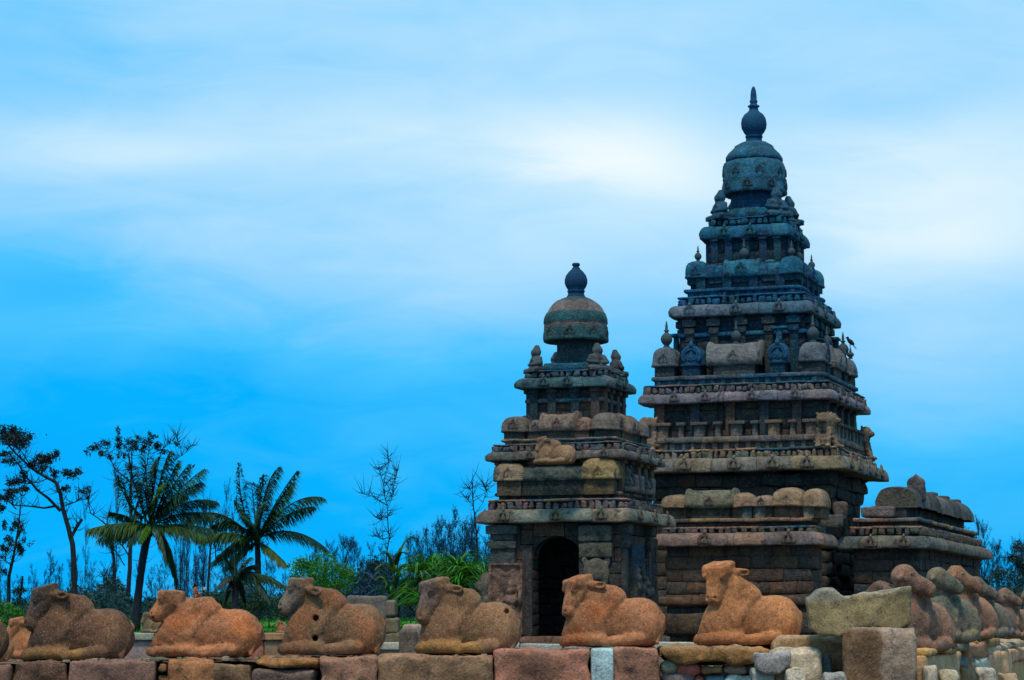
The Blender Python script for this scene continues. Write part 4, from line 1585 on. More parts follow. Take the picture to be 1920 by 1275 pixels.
def bull_fn(p):
    """Reclining bull, 1.4 m long, head towards -x, viewer side towards -y."""
    yaw, pitch = p.get('yaw', 0.3), p.get('pitch', 0.0)
    hl, hz, ear, worn = p.get('hl', 1.0), p.get('hz', 0.0), p.get('ear', 1.0), p.get('worn', 0.011)
    hump = p.get('hump', 1.0)
    hx = p.get('hx', 0.0)
    seed = p.get('seed', 1)
    piv = np.array([-0.40 + hx, 0.0, 0.76 + hz])
    # turned about the neck, then nodded
    R = rotm(0, 0, yaw)
    R = R @ rotm(0, pitch, 0)

    def f(P):
        d = ell(P, (0.22, 0, 0.30), (0.50, 0.31, 0.34))
        d = smin(d, ell(P, (0.42, 0, 0.31), (0.275, 0.31, 0.335)), 0.08)
        d = smin(d, ell(P, (-0.18, 0, 0.30), (0.42, 0.27, 0.33)), 0.10)
        # chest and neck
        d = smin(d, cap(P, (-0.33, 0, 0.20), (-0.20 + hx * 0.6, 0, 0.62 + hz * 0.6), 0.26, 0.18), 0.09)
        d = smin(d, cap(P, (-0.26 + hx * 0.7, 0, 0.70 + hz * 0.8), (0.02, 0, 0.66 + 0.02 * hump), 0.15, 0.14), 0.05)
        # the shoulder collar ends in a step above the back
        if hump:
            d = smin(d, ell(P, (0.0, 0, 0.66), (0.20, 0.18, 0.14 * hump)), 0.02)
            d = smin(d, cap(P, (0.08, -0.13, 0.64), (-0.17, -0.28, 0.30), 0.085, 0.06), 0.04)
        # dewlap
        d = smin(d, cap(P, (-0.40 + hx * 0.5, 0, 0.52 + hz * 0.5), (-0.58, 0, 0.12), 0.06, 0.09), 0.10)
        # head
        Q = (P - piv) @ R
        h = cap(Q, (-0.03, 0, 0.02), (-0.21 * hl, 0, -0.26 * hl), 0.182 if p.get('crest', 1) else 0.162, 0.112)
        h = smin(h, sbox(Q, (-0.225 * hl, 0, -0.29 * hl), (0.085, 0.115, 0.085), 0.07, rotm(0, 0.55, 0)), 0.03)
        h = smin(h, sbox(Q, (-0.04, 0, 0.12), (0.165, 0.185, 0.10), 0.06), 0.04) if p.get('crest', 1) else smin(h, ell(Q, (-0.06, 0, 0.02), (0.16, 0.15, 0.15)), 0.10)
        for s in (-1, 1):
            if p.get('crest', 1):
                h = smin(h, ell(Q, (-0.165, s * 0.135, 0.02), (0.06, 0.04, 0.045)), 0.02)
                h = smax(h, -ell(Q, (-0.195, s * 0.172, 0.01), (0.035, 0.025, 0.02)), 0.012)
            else:
                h = smin(h, ell(Q, (-0.13, s * 0.14, 0.00), (0.065, 0.04, 0.045)), 0.015)
                h = smax(h, -ell(Q, (-0.15, s * 0.178, -0.02), (0.035, 0.022, 0.016)), 0.008)
                h = smin(h, ell(Q, (0.02, s * 0.15, 0.05), (0.07, 0.05, 0.05)), 0.02)
            h = smax(h, -ell(Q, (-0.315 * hl, s * 0.06, -0.27 * hl), (0.03, 0.024, 0.02)), 0.01)
        h = smax(h, -cap(Q, (-0.29 * hl, -0.13, -0.345 * hl), (-0.29 * hl, 0.13, -0.345 * hl), 0.014), 0.012)
        if p.get('crest', 1):
            h = smax(h, (Q[..., 2] - 0.185 - 0.22 * Q[..., 0]), 0.03)
        d = smin(d, h, 0.022)
        if ear:
            for s in (-1, 1):
                e = cap(Q, (0.08, s * 0.17, 0.05), (0.20, s * 0.27, 0.03), 0.062, 0.05)
                e = smax(e, -ell(Q, (0.13, s * 0.29, 0.04), (0.07, 0.05, 0.028)), 0.02)
                d = smin(d, e, 0.015)
        for s in (-1, 1):
            # folded forelegs, haunch, hind legs
            d = smin(d, cap(P, (-0.20, s * 0.20, 0.26), (-0.16, s * 0.27, 0.12), 0.12, 0.085), 0.05)
            d = smin(d, cap(P, (-0.14, s * 0.285, 0.10), (-0.60, s * 0.225, 0.085), 0.092, 0.075), 0.010)
            d = smin(d, ell(P, (-0.62, s * 0.20, 0.07), (0.085, 0.085, 0.075)), 0.02)
            d = smin(d, ell(P, (0.42, s * 0.18, 0.25), (0.245, 0.185, 0.255)), 0.015)
            d = smin(d, cap(P, (0.36, s * 0.31, 0.11), (-0.04, s * 0.345, 0.075), 0.092, 0.068), 0.010)
            d = smin(d, ell(P, (-0.08, s * 0.335, 0.06), (0.09, 0.06, 0.06)), 0.02)
        d = smin(d, cap(P, (0.69, -0.06, 0.40), (0.60, -0.26, 0.05), 0.035, 0.03), 0.03)
        # carved band of cords over the back
        if p.get('cords'):
            for k in range(4):
                for i in range(5):
                    x0, x1 = 0.02 + i * 0.1, 0.02 + (i + 1) * 0.1
                    sg = 0.53 - 0.045 * k
                    za = sg + 0.06 * ((x0 - 0.27) / 0.25) ** 2
                    zb = sg + 0.06 * ((x1 - 0.27) / 0.25) ** 2
                    d = smax(d, -cap(P, (x0, -0.34, za), (x1, -0.34, zb), 0.045 + 0.0), 0.006) if False else d
            r = np.abs(((P[..., 2] - 0.50 - 0.9 * (P[..., 0] - 0.27) ** 2) * 24) % 1.0 - 0.5)
            m = (P[..., 2] > 0.40 + 0.9 * (P[..., 0] - 0.27) ** 2) & (P[..., 2] < 0.58 + 0.9 * (P[..., 0] - 0.27) ** 2) & (P[..., 0] > 0.05) & (P[..., 0] < 0.52)
            d = d + 0.010 * m * np.clip(1 - r * 6, 0, 1)
        for (hx_, hz_, hr) in p.get('holes', ()):
            d = smax(d, -cap(P, (hx_, -0.6, hz_), (hx_, -0.12, hz_), hr), 0.008)
        d = smax(d, -P[..., 2], 0.02)
        d = d + worn * fbm(P, 5.0, 3, seed) + 0.45 * worn * fbm(P, 13.0, 2, seed + 5) + 0.004 * vnoise(P, 27.0, seed)
        # lumps broken away
        d = d + 0.06 * p.get('chip', 0.3) * np.clip(vnoise(P, 2.6, seed + 2) - 0.35, 0, 1)
        return d
    return f


def bull_mesh(p, cols, d=0.017):
    v, f = surfnet(bull_fn(p), (-0.86, -0.52, -0.05), (0.82, 0.52, 1.12), d)
    k_ = np.array([0.78, 0.70, 0.66])
    a, b, c = (np.asarray(q) * k_ for q in cols)
    s = p.get('seed', 1)
    t = 0.5 + 1.5 * fbm(v, 1.3, 3, s + 30)
    C = mixc(a, b, t)
    # face and patches of another stain
    t2 = np.clip((fbm(v, 2.1, 3, s + 50) - 0.10) * 4, 0, 1)
    C = C * (1 - t2[:, None] * 0.75) + np.asarray(c) * t2[:, None] * 0.75
    if p.get('face') is not None:
        k = np.clip((-v[:, 0] - 0.36) * 9, 0, 1) * np.clip((v[:, 2] - 0.50) * 9, 0, 1)
        C = C * (1 - k[:, None]) + np.asarray(p['face']) * 0.8 * k[:, None]
    if p.get('legs') is not None:
        k = np.clip((0.22 - v[:, 2]) * 12, 0, 1) * np.clip((0.25 - v[:, 0]) * 6, 0, 1)
        C = C * (1 - k[:, None]) + np.asarray(p['legs']) * 0.75 * k[:, None]
    return MB().add(v, f, C)


ORANGE = ((.50, .215, .095), (.42, .18, .085), (.50, .165, .045))
BROWN = ((.20, .105, .055), (.14, .075, .045), (.055, .036, .032))
TAN = ((.29, .165, .085), (.22, .13, .07), (.31, .125, .05))
FRONT = [
    # xl, xr, ytop, ybase, params, colours, label
    (40, 237, 1095, 1240, dict(yaw=0.28, pitch=-0.08, seed=3, face=(.085, .055, .045), legs=(.30, .15, .05), chip=0.3), BROWN, 'dark brown stone bull with a blackened face, leftmost whole bull on the wall'),
    (277, 480, 1108, 1233, dict(yaw=0.25, pitch=0.22, hl=0.66, hz=-0.04, hx=-0.02, ear=0.0, seed=8, worn=0.024, chip=1.1, hump=0.9), ORANGE, 'orange stone bull with a badly eroded low head and no ears'),
    (523, 715, 1085, 1229, dict(yaw=0.12, pitch=0.20, hl=0.80, hz=0.03, seed=12, cords=True, holes=((-0.20, 0.46, 0.036), (-0.20, 0.21, 0.04)), face=(.19, .15, .115)), TAN, 'brown stone bull with two round holes drilled in its chest'),
    (780, 970, 1083, 1227, dict(yaw=0.50, pitch=-0.05, seed=17, cords=True, holes=((0.53, 0.53, 0.032),), face=(.16, .105, .085), legs=(.40, .20, .06)), TAN, 'brown stone bull with a dark muzzle and a small hole in its rump'),
    (1053, 1243, 1078, 1213, dict(yaw=0.42, pitch=-0.12, seed=23, chip=0.2, hl=0.95), ((.48, .215, .10), (.40, .18, .085), (.38, .12, .035)), 'smooth orange stone bull in front of the arched doorway'),
    (1310, 1502, 1053, 1211, dict(yaw=0.95, pitch=-0.10, hz=0.13, hx=0.05, hl=0.92, seed=29, chip=0.15, hump=0.8), ((.53, .24, .095), (.45, .205, .09), (.43, .165, .055)), 'orange stone bull facing outward with both ears showing'),
]
BULLG = 'reclining stone bulls along the top of the front wall'
YB = 33.0
for (xl, xr, yt, yb, prm, cols, lab) in FRONT:
    s = (xr - xl) / FPX * YB / 1.37
    me = bull_mesh(prm, cols)
    w = at((xl + xr) / 2, yb, YB - 0.30)
    w[1] = YB
    o = me.build('stone_bull', M_GRANITE, None, loc=w)
    hgt = (yb - yt) / FPX * YB / max(float(np.vstack(me.V)[:, 2].max()), 0.1)
    o.scale = (s, s, hgt)
    tag(o, lab, 'stone bull', BULLG)
# the bull cut by the left edge of the photo
me = bull_mesh(dict(yaw=0.2, seed=41), BROWN)
w = at(-94, 1244, YB - 0.30)
w[1] = YB
o = me.build('stone_bull', M_GRANITE, None, loc=w)
tag(o, 'brown stone bull cut off by the left edge, only its rump showing', 'stone bull', BULLG)

# the row going back along the side wall: chests towards us, heads turned to the right
SIDE = [
    (1700, 1060, 1222, 33.0, dict(yaw=2.30, pitch=0.62, crest=0, worn=0.022, chip=0.8, seed=51, ear=0.0, hump=0.5, hz=0.15, hl=1.15, hx=0.05), ((.33, .185, .125), (.29, .17, .12), (.12, .09, .075)), 'pinkish brown stone bull nearest the corner, head turned right behind the big slab'),
    (1760, 1065, 1206, 34.9, dict(yaw=2.30, pitch=0.62, crest=0, worn=0.022, chip=0.8, seed=57, ear=0.0, hump=0.5, hz=0.15, hl=1.15, hx=0.05), ((.15, .165, .125), (.24, .20, .125), (.12, .16, .13)), 'grey green mossy stone bull, second in the row along the side wall'),
    (1797, 1062, 1200, 37.0, dict(yaw=2.30, pitch=0.62, crest=0, worn=0.022, chip=0.8, seed=63, ear=1.0, hump=0.5, hz=0.15, hl=1.15, hx=0.05), ((.34, .20, .12), (.30, .165, .12), (.33, .17, .10)), 'light brown stone bull with a raised head, third in the side row'),
    (1833, 1082, 1196, 40.2, dict(yaw=2.30, pitch=0.62, crest=0, worn=0.022, chip=0.8, seed=66, ear=0.0, hump=0.5, hz=0.15, hl=1.15, hx=0.05), ((.18, .165, .125), (.16, .15, .12), (.15, .15, .13)), 'dull grey stone bull half hidden between brown bulls in the side row'),
    (1853, 1100, 1194, 44.5, dict(yaw=2.30, pitch=0.62, crest=0, worn=0.022, chip=0.8, seed=71, ear=0.0, hump=0.5, hz=0.15, hl=1.15, hx=0.05), ((.16, .125, .125), (.20, .14, .115), (.13, .11, .11)), 'purplish grey stone bull with a rounded worn head in the side row'),
    (1886, 1103, 1197, 47.5, dict(yaw=2.30, pitch=0.62, crest=0, worn=0.022, chip=0.8, seed=77, ear=1.0, hump=0.5, hz=0.15, hl=1.15, hx=0.05), ((.30, .18, .115), (.22, .16, .12), (.33, .17, .08)), 'brown stone bull with an orange muzzle near the right edge'),
    (1930, 1105, 1197, 51.0, dict(yaw=2.30, pitch=0.62, crest=0, worn=0.022, chip=0.8, seed=83, ear=0.0, hump=0.5, hz=0.15, hl=1.15, hx=0.05), ((.28, .18, .12), (.22, .15, .11), (.25, .16, .1)), 'brown stone bull cut by the right edge, last of the side row'),
]
ROW = math.atan2(0.285, 1.0)
for (x, yt, yb, Y, prm, cols, lab) in SIDE:
    me = bull_mesh(prm, cols, 0.02)
    w = at(x, yb, Y)
    o = me.build('stone_bull', M_GRANITE, None)
    H = float(np.vstack(me.V)[:, 2].max())
    s = (yb - yt) / FPX * Y / H
    o.scale = (s, s * 0.82, s)
    # body axis: local +x (tail) runs back along the wall
    tail = math.radians(52)
    o.rotation_euler = (0, 0, tail)
    o.location = (w[0] + math.cos(tail) * 0.27 * s, w[1] + math.sin(tail) * 0.27 * s, w[2])
    tag(o, lab, 'stone bull', 'reclining stone bulls in the row along the side wall')
# a block-like worn bull head just above the big slab
me = bull_mesh(dict(yaw=0.9, pitch=0.9, hl=0.7, seed=91, ear=0.0, chip=0.9, worn=0.03), ((.24, .14, .11), (.20, .13, .10), (.15, .1, .08)), 0.022)
o = me.build('stone_bull', M_GRANITE, None)
w = at(1640, 1206, 36.0)
o.location = tuple(w)
o.scale = (0.88, 0.88, 0.92)
o.rotation_euler = (0, 0, math.radians(95))
tag(o, 'reddish worn stone bull whose flat back shows above the big grey slab', 'stone bull', 'reclining stone bulls in the row along the side wall')

# far bulls on the wall behind the court
FAR = [(290, 1148, 1187, 97.0, 'olive brown stone bull on the far wall left of the orange eroded bull', ((.26, .20, .10), (.22, .18, .10), (.15, .13, .09))),
       (232, 1157, 1187, 97.0, 'orange rump of a stone bull on the far wall behind the dark faced bull', ((.40, .20, .07), (.36, .18, .08), (.3, .15, .06))),
       (466, 1158, 1187, 97.0, 'orange stone bull on the far wall behind the rump of the eroded bull', ((.42, .20, .10), (.36, .18, .08), (.3, .15, .06))),
       (532, 1164, 1187, 97.0, 'small orange stone bull on the far wall behind the bull with two holes', ((.44, .23, .11), (.38, .20, .10), (.3, .15, .06))),
       (66, 1157, 1236, 60.0, 'bright orange stone bull low behind the dark faced bull, facing left', ((.50, .22, .09), (.46, .20, .09), (.42, .16, .05))),
       (-28, 1170, 1240, 58.0, 'orange stone bull at the left edge, only its rump and leg in view', ((.46, .20, .08), (.42, .18, .08), (.35, .15, .05)))]
for i, (x, yt, yb, Y, lab, cols) in enumerate(FAR):
    me = bull_mesh(dict(yaw=0.3, seed=101 + i * 3, ear=1.0, hump=0.9), cols, 0.03)
    w = at(x, yb, Y)
    o = me.build('stone_bull', M_GRANITE, None, loc=w)
    s = (yb - yt) / FPX * Y / float(np.vstack(me.V)[:, 2].max())
    o.scale = (s * (0.9 if Y > 90 else 1.0), s, s)
    tag(o, lab, 'stone bull', 'stone bulls beyond the court')
# bull on the porch roof of the small shrine
me = bull_mesh(dict(yaw=0.25, pitch=-0.05, seed=131, hl=0.9), ((.31, .20, .115), (.27, .18, .11), (.22, .14, .08)), 0.02)
Yr = 69.15
w = at(1041, 870, Yr)
o = me.build('stone_bull', M_GRANITE, None, loc=w)
s = (1081 - 1001) / FPX * Yr / 1.40
o.scale = (s, s, (870 - 817) / FPX * Yr / float(np.vstack(me.V)[:, 2].max()))
o.rotation_euler = (0, 0, -TH)
tag(o, 'pale brown stone bull perched on the porch roof of the small shrine', 'stone bull')

# ------------------------------------------------------------------ walls of stone blocks
WF = 32.35          # front face of the front wall


def stone_at(x0, x1, y0, y1, Y, depth, col, r=0.03, rough=0.03, seed=0, n=10, name='stone_block', parent=None, rot=None, ns=2.2):
    a, b = at(x0, y0, Y), at(x1, y1, Y)
    c = np.array([(a[0] + b[0]) / 2, Y + depth / 2, (a[2] + b[2]) / 2])
    h = np.array([abs(b[0] - a[0]) / 2, depth / 2, abs(a[2] - b[2]) / 2])
    mb = MB().rbox((0, 0, 0), h, r, n, col, rough, seed, ns, rot)
    o = weld(mb.build(name, M_BLOCK, parent), 0.002)
    o.location = tuple(c)
    return o


def rock(x0, x1, y0, y1, Y, depth, col, cuts=(), rough=0.035, seed=0, name='stone_block', r=0.04, d=0.024, chips=6, top=None, ns=3.2, split=None):
    """Weathered block: a box with planes sliced off, chipped along its edges."""
    a, b = at(x0, y0, Y), at(x1, y1, Y)
    c = np.array([(a[0] + b[0]) / 2, Y + depth / 2, (a[2] + b[2]) / 2])
    h = np.array([abs(b[0] - a[0]) / 2, depth / 2, abs(a[2] - b[2]) / 2])
    rg = random.Random(seed)
    holes = []
    for _ in range(chips):
        e = np.array([rg.uniform(-1, 1) * h[0], -h[1], h[2]]) if rg.random() < 0.7 else np.array([rg.choice((-1, 1)) * h[0], -h[1], rg.uniform(-1, 1) * h[2]])
        q = rg.uniform(0.35, 1.0)
        holes.append((e, np.array([0.16, 0.07, 0.07]) * q if abs(e[0]) < h[0] * 0.99 else np.array([0.06, 0.07, 0.13]) * q))

    def f(P):
        q = sbox(P, (0, 0, 0), h, r)
        for n, k in cuts:
            n = np.asarray(n, float)
            n = n / np.linalg.norm(n)
            q = smax(q, P @ n - float(np.abs(n) @ h) * k, 0.02)
        for e, rr in holes:
            q = smax(q, -ell(P, e, rr), 0.02)
        return q + rough * fbm(P + seed, ns, 3, seed) + 0.010 * fbm(P, 15, 2, seed + 3)
    v, fc = surfnet(f, -h - 0.1, h + 0.1, d)
    n1 = fbm(v, 1.8, 3, seed + 40)
    C = np.asarray(col) * (1 + 0.55 * n1)[:, None]
    st = np.clip((fbm(v * np.array([1, 1, 0.45]), 2.6, 3, seed + 60) - 0.12) * 3.5, 0, 1)[:, None]
    C = C * (1 - st * 0.55) + np.array((.05, .032, .022)) * st * 0.55
    if split is not None:
        t = np.clip((split[0] * h[0] + 0.10 * fbm(v, 4, 2, seed) - v[:, 0]) * 25, 0, 1)[:, None]
        C = C * (1 - t) + np.asarray(split[1]) * (1 + 0.5 * n1)[:, None] * t
    if top is not None:
        t = np.clip((v[:, 2] - h[2] + 0.05) * 20, 0, 1)[:, None] * 0.7
        C = C * (1 - t) + np.asarray(top) * t
    o = MB().add(v, fc, C).build(name, M_BLOCK)
    o.location = tuple(c)
    return o


fw = empty('stone_wall', (0, WF, 0))
tag(fw, 'long low wall of squared brown stone blocks carrying the row of bulls', 'wall', kind='thing')


def fblock(*a, label=None, **k):
    o = (rock if k.pop('sdf', False) else stone_at)(*a, **k)
    o.parent = fw
    o.location = (o.location[0], o.location[1] - WF, o.location[2])
    if label:
        o['label'] = label
    return o


BL = [(-420, -262, 1246, 1310, (.27, .16, .11), 0.03), (-258, -170, 1244, 1310, (.34, .18, .10), 0.03), (-166, -74, 1246, 1310, (.24, .15, .11), 0.03), (-70, 17, 1245, 1310, (.22, .125, .095), 0.02), (20, 125, 1240, 1310, (.155, .088, .058), 0.05), (129, 291, 1238, 1310, (.26, .155, .125), 0.02),
      (294, 314, 1241, 1262, (.34, .16, .07), 0.03), (295, 318, 1264, 1310, (.26, .12, .05), 0.03), (316, 399, 1237, 1310, (.36, .17, .075), 0.04), (391, 470, 1244, 1310, (.26, .165, .09), 0.04),
      (474, 598, 1234, 1251, (.36, .175, .06), 0.02), (473, 592, 1255, 1310, (.17, .125, .11), 0.02), (600, 705, 1232, 1310, (.34, .19, .125), 0.05),
      (707, 924, 1228, 1310, (.30, .19, .11), 0.02), (926, 1107, 1219, 1310, (.42, .20, .135), 0.025), (1152, 1237, 1214, 1310, (.40, .21, .145), 0.03)]
for i, (x0, x1, y0, y1, c, rg) in enumerate(BL):
    c = (c[0] * 0.80, c[1] * 0.72, c[2] * 0.70)
    fblock(x0, x1, y0, y1, WF + (0.03 if i % 3 else 0.0), 1.15, c, r=0.045, rough=0.03 + rg * 1.2, seed=i * 3 + 1, sdf=True, chips=5 if x1 - x0 > 60 else 2, top=tuple(v * 1.15 for v in c))
fblock(1109, 1151, 1216, 1310, WF - 0.02, 1.1, (.42, .58, .60), r=0.03, rough=0.02, seed=77, label='pale blue washed stone block')
fblock(1240, 1452, 1213, 1243, WF - 0.05, 1.2, (.32, .155, .05), r=0.05, rough=0.10, seed=81, sdf=True, cuts=[((-1, 0, -1.2), .80), ((1, 0, -2), .86)], top=(.34, .22, .12), label='long rust coloured slab with a ragged lower edge')
for i, (x0, x1, y0, y1, c) in enumerate([(1240, 1268, 1240, 1262, (.16, .17, .12)), (1236, 1300, 1256, 1310, (.12, .11, .12)), (1268, 1315, 1245, 1266, (.36, .10, .07)), (1298, 1322, 1267, 1290, (.34, .11, .07)),
                                        (1318, 1357, 1249, 1265, (.26, .16, .07)), (1357, 1402, 1248, 1264, (.28, .23, .16)), (1322, 1365, 1266, 1300, (.16, .27, .28)), (1362, 1436, 1262, 1310, (.50, .58, .54)), (1402, 1425, 1246, 1262, (.08, .07, .06))]):
    fblock(x0, x1, y0, y1, WF + 0.06, 0.6, c, r=0.11, rough=0.10, seed=i * 5 + 90, n=9, name='rubble_stone', ns=4.0)
fblock(1452, 1602, 1193, 1310, WF + 0.02, 1.0, (.32, .20, .10), r=0.05, rough=0.05, seed=99, sdf=True, cuts=[((-1, -.3, 1.2), .86)], top=(.46, .34, .24))
# lower courses out of frame carry the same wall down to the ground
rnd = random.Random(5)
mb = MB()
x = at(-430, 1300, WF)[0]
while x < at(1600, 1300, WF)[0]:
    w = rnd.uniform(0.6, 1.3)
    mb.rbox((x + w / 2, 0.6, 0.40), (w / 2 - 0.01, 0.58, 0.42), 0.04, 5, (.25, .16, .1), 0.04, int(x * 9))
    x += w
mb.build('lower_course', M_BLOCK, fw)
# earth and mortar core under the bulls
mb = MB()
a, b = at(-425, 1248, WF + 0.15), at(1605, 1222, WF + 0.15)
xs = np.linspace(a[0], b[0], 120)
ysr = np.linspace(0.12, 1.25, 12)
X, Yg = np.meshgrid(xs, ysr, indexing='ij')
zz = np.interp(xs, [a[0], b[0]], [a[2], b[2]])[:, None] + 0 * Yg - 0.015
P = np.stack([X, Yg, zz], -1)
P[..., 2] += fbm(P, 5, 3, 3) * 0.035 + np.clip(fbm(P, 1.5, 2, 6), 0, 1) * 0.03
mb.grid(P, (.13, .11, .06))
mb.build('mortar_bed', M_BLOCK, fw)
# pebbles and chips lying on the wall top
mb = MB()
for i in range(170):
    x = rnd.uniform(a[0], b[0])
    y = rnd.uniform(0.10, 0.35)
    r_ = rnd.uniform(0.012, 0.045)
    z = np.interp(x, [a[0], b[0]], [a[2], b[2]]) + r_ * 0.4
    mb.rbox((x, y, z), (r_ * rnd.uniform(0.8, 1.8), r_, r_ * 0.7), r_ * 0.4, 2, rnd.choice([(.30, .22, .13), (.20, .14, .09), (.12, .14, .08), (.35, .28, .2)]), r_ * 0.4, i, 9)
o = mb.build('stone_chips', M_BLOCK, fw)
o['kind'] = 'stuff'

# loose stones at the corner
o = rock(1590, 1728, 1178, 1310, 31.2, 0.95, (.32, .23, .17), split=(0.12, (.17, .095, .05)), r=0.03, rough=0.045, seed=121, cuts=[((-1, -1, .25), .80), ((-1, 0, 1.1), .88)], top=(.32, .25, .19), chips=8)
o.rotation_euler = (0, 0.01, math.radians(-10))
tag(o, 'big squared brown grey stone block standing at the wall corner', 'stone block')
o = rock(1446, 1545, 1216, 1310, 31.7, 0.55, (.50, .41, .29), r=0.09, rough=0.05, seed=127, cuts=[((-1, -.4, .9), .82), ((1, -.4, .9), .90)], top=(.52, .45, .36))
tag(o, 'pale speckled boulder leaning on the wall below the broken slab', 'boulder')
o = rock(1420, 1482, 1226, 1262, 31.45, 0.35, (.20, .19, .18), r=0.015, rough=0.05, seed=131, d=0.016, chips=2, cuts=[((1, -.2, -1.1), .60), ((-1, -.5, .5), .78), ((-.6, 0, -1), .80)], top=(.32, .34, .36))
tag(o, 'small angular grey stone propped against the pale boulder', 'stone')
o = rock(1410, 1456, 1252, 1310, 31.6, 0.3, (.40, .46, .42), r=0.05, rough=0.06, seed=135, d=0.018)
tag(o, 'greenish white stone under the small angular grey stone', 'stone')
o = stone_at(1538, 1562, 1228, 1310, 31.9, 0.4, (.14, .16, .16), r=0.05, rough=0.06, seed=137, n=8)
tag(o, 'narrow blue grey stone wedged right of the pale boulder', 'stone')


for i, (x0, x1, y0, y1, Y, c, lab) in enumerate([
        (1478, 1512, 1256, 1300, 31.3, (.46, .40, .30), 'pale chipped stone at the foot of the speckled boulder'),
        (1548, 1590, 1262, 1310, 31.2, (.30, .30, .28), 'grey broken stone between the boulder and the big corner block'),
        (1736, 1762, 1250, 1300, 31.0, (.42, .36, .26), 'small tan broken stone right of the big corner block'),
        (1766, 1803, 1258, 1310, 31.2, (.48, .40, .27), 'pale angular stone below the side row of bulls, nearest the big corner block'),
        (1838, 1872, 1252, 1300, 33.2, (.50, .47, .38), 'whitish angular stone low against the side wall'),
        (1880, 1915, 1262, 1310, 33.6, (.42, .30, .18), 'brownish tan stone at the bottom right corner of the side wall')]):
    o = rock(x0, x1, y0, y1, Y, 0.34, c, r=0.02, rough=0.05, seed=300 + i * 7, d=0.018, chips=3, name='broken_stone',
             cuts=[((-1, -.5, .9), .70), ((1, -.3, .6), .72), ((.3 * (-1) ** i, -1, .2), .80)], top=tuple(min(v * 1.25, .7) for v in c))
    tag(o, lab, 'stone')


def slab_fn(P):
    # broken slab: long body, a raised knob at the left end, undercut to the left
    x, z = P[..., 0], P[..., 2]
    top = 0.13 + np.clip((x + 0.2) / 0.86, 0, 1) * 0.11 + 0.13 * np.exp(-((x + 0.40) / 0.17) ** 4 - (P[..., 1] / 0.5) ** 4) - 0.10 * np.clip(-x - 0.55, 0, 1)
    bot = -0.30 + np.clip(-0.46 - x, 0, 1) * 0.45 + np.clip(x - 0.50, 0, 1) * 0.7 + 0.06 * np.exp(-((x - 0.1) / 0.2) ** 2)
    d = sbox(P, (0.0, 0, 0.0), (0.66, 0.38, 0.60), 0.05)
    d = smax(d, (z - top) * 0.85, 0.02)
    d = smax(d, (bot - z) * 0.8, 0.04)
    d = smax(d, -x - 0.63 - 0.12 * (z + 0.05), 0.02)
    return d + 0.05 * fbm(P, 2.6, 3, 8) + 0.02 * fbm(P, 8, 2, 4)


v, f = surfnet(slab_fn, (-0.85, -0.6, -0.4), (0.85, 0.6, 0.6), 0.022)
top = np.clip((v[:, 2] - 0.06 - 0.17 * np.clip(v[:, 0] + .2, 0, 1)) * 16, 0, 1) * np.clip(0.5 + fbm(v, 2.5, 2, 3), 0, 1)
C = mixc((.245, .185, .09), (.30, .33, .30), top)
C = C * (1 + 0.5 * fbm(v, 2.0, 3, 17))[:, None]
o = MB().add(v, f, C).build('broken_slab', M_GRANITE)
w = at(1608, 1141, 31.9)
o.location = tuple(w)
o.rotation_euler = (0, -0.02, math.radians(-6))
s = (1702 - 1514) / FPX * 31.9 / 1.30
o.scale = (s, s, s * 1.08)
tag(o, 'long broken grey brown stone slab with a raised knob, lying on the wall corner', 'stone slab')

# side wall, running back to the right under the second row of bulls
sw = empty('stone_wall', (4.6, 31.6, 0), -ROW)
tag(sw, 'rough stone wall running back to the right under the side row of bulls', 'wall', kind='thing')
c_, s_ = math.cos(ROW), math.sin(ROW)


def side_stone(px0, px1, y0, y1, col, r=0.06, rough=0.11, seed=0, out=0.0, name='stone_block', depth=0.7):
    """A block of the outer face: the face is the line from the corner back along the row."""
    def hit(px):
        d = ray(px, 1200)
        # line points: corner + t*(s_,c_)
        # solve k*d = corner + t*dir
        A_ = np.array([[d[0], -s_], [d[1], -c_]])
        k, t = np.linalg.solve(A_, np.array([CORN[0], CORN[1]]))
        return k * d[1], t
    ya, ta = hit(px0)
    yb_, tb = hit(px1)
    Ym = (ya + yb_) / 2
    z1, z0 = zpix(y0, Ym), zpix(y1, Ym)
    mb = MB().rbox((0, 0, 0), (depth / 2, abs(tb - ta) / 2, (z1 - z0) / 2), r, 16, col, rough, seed, 3.0)
    o = weld(mb.build(name, M_BLOCK, sw), 0.002)
    wx, wy = CORN[0] + s_ * (ta + tb) / 2, CORN[1] + c_ * (ta + tb) / 2
    wx -= c_ * (depth / 2 - out)
    wy += s_ * (depth / 2 - out)
    dx, dy = wx - 4.6, wy - 31.6
    o.location = (dx * c_ - dy * s_, dx * s_ + dy * c_, (z0 + z1) / 2)
    return o


CORN = np.array([5.25, 31.25])
SB = [(1731, 1800, 1226, 1320, (.40, .28, .15), 0.02), (1733, 1792, 1214, 1227, (.46, .31, .12), 0.05), (1786, 1822, 1203, 1222, (.26, .22, .15), 0.02), (1812, 1850, 1205, 1236, (.36, .19, .10), 0.06), (1806, 1836, 1231, 1250, (.14, .18, .17), 0.0),
      (1806, 1828, 1247, 1310, (.22, .15, .07), 0.02), (1826, 1851, 1236, 1310, (.36, .42, .36), 0.05), (1832, 1872, 1196, 1212, (.33, .19, .075), 0.02), (1850, 1890, 1222, 1310, (.50, .30, .17), 0.06), (1848, 1892, 1210, 1224, (.33, .30, .22), 0.0),
      (1886, 1924, 1216, 1240, (.42, .25, .14), 0.05), (1888, 1930, 1238, 1310, (.40, .26, .11), 0.0), (1868, 1930, 1203, 1218, (.34, .27, .18), -0.05), (1925, 1990, 1205, 1310, (.3, .22, .13), 0.0)]
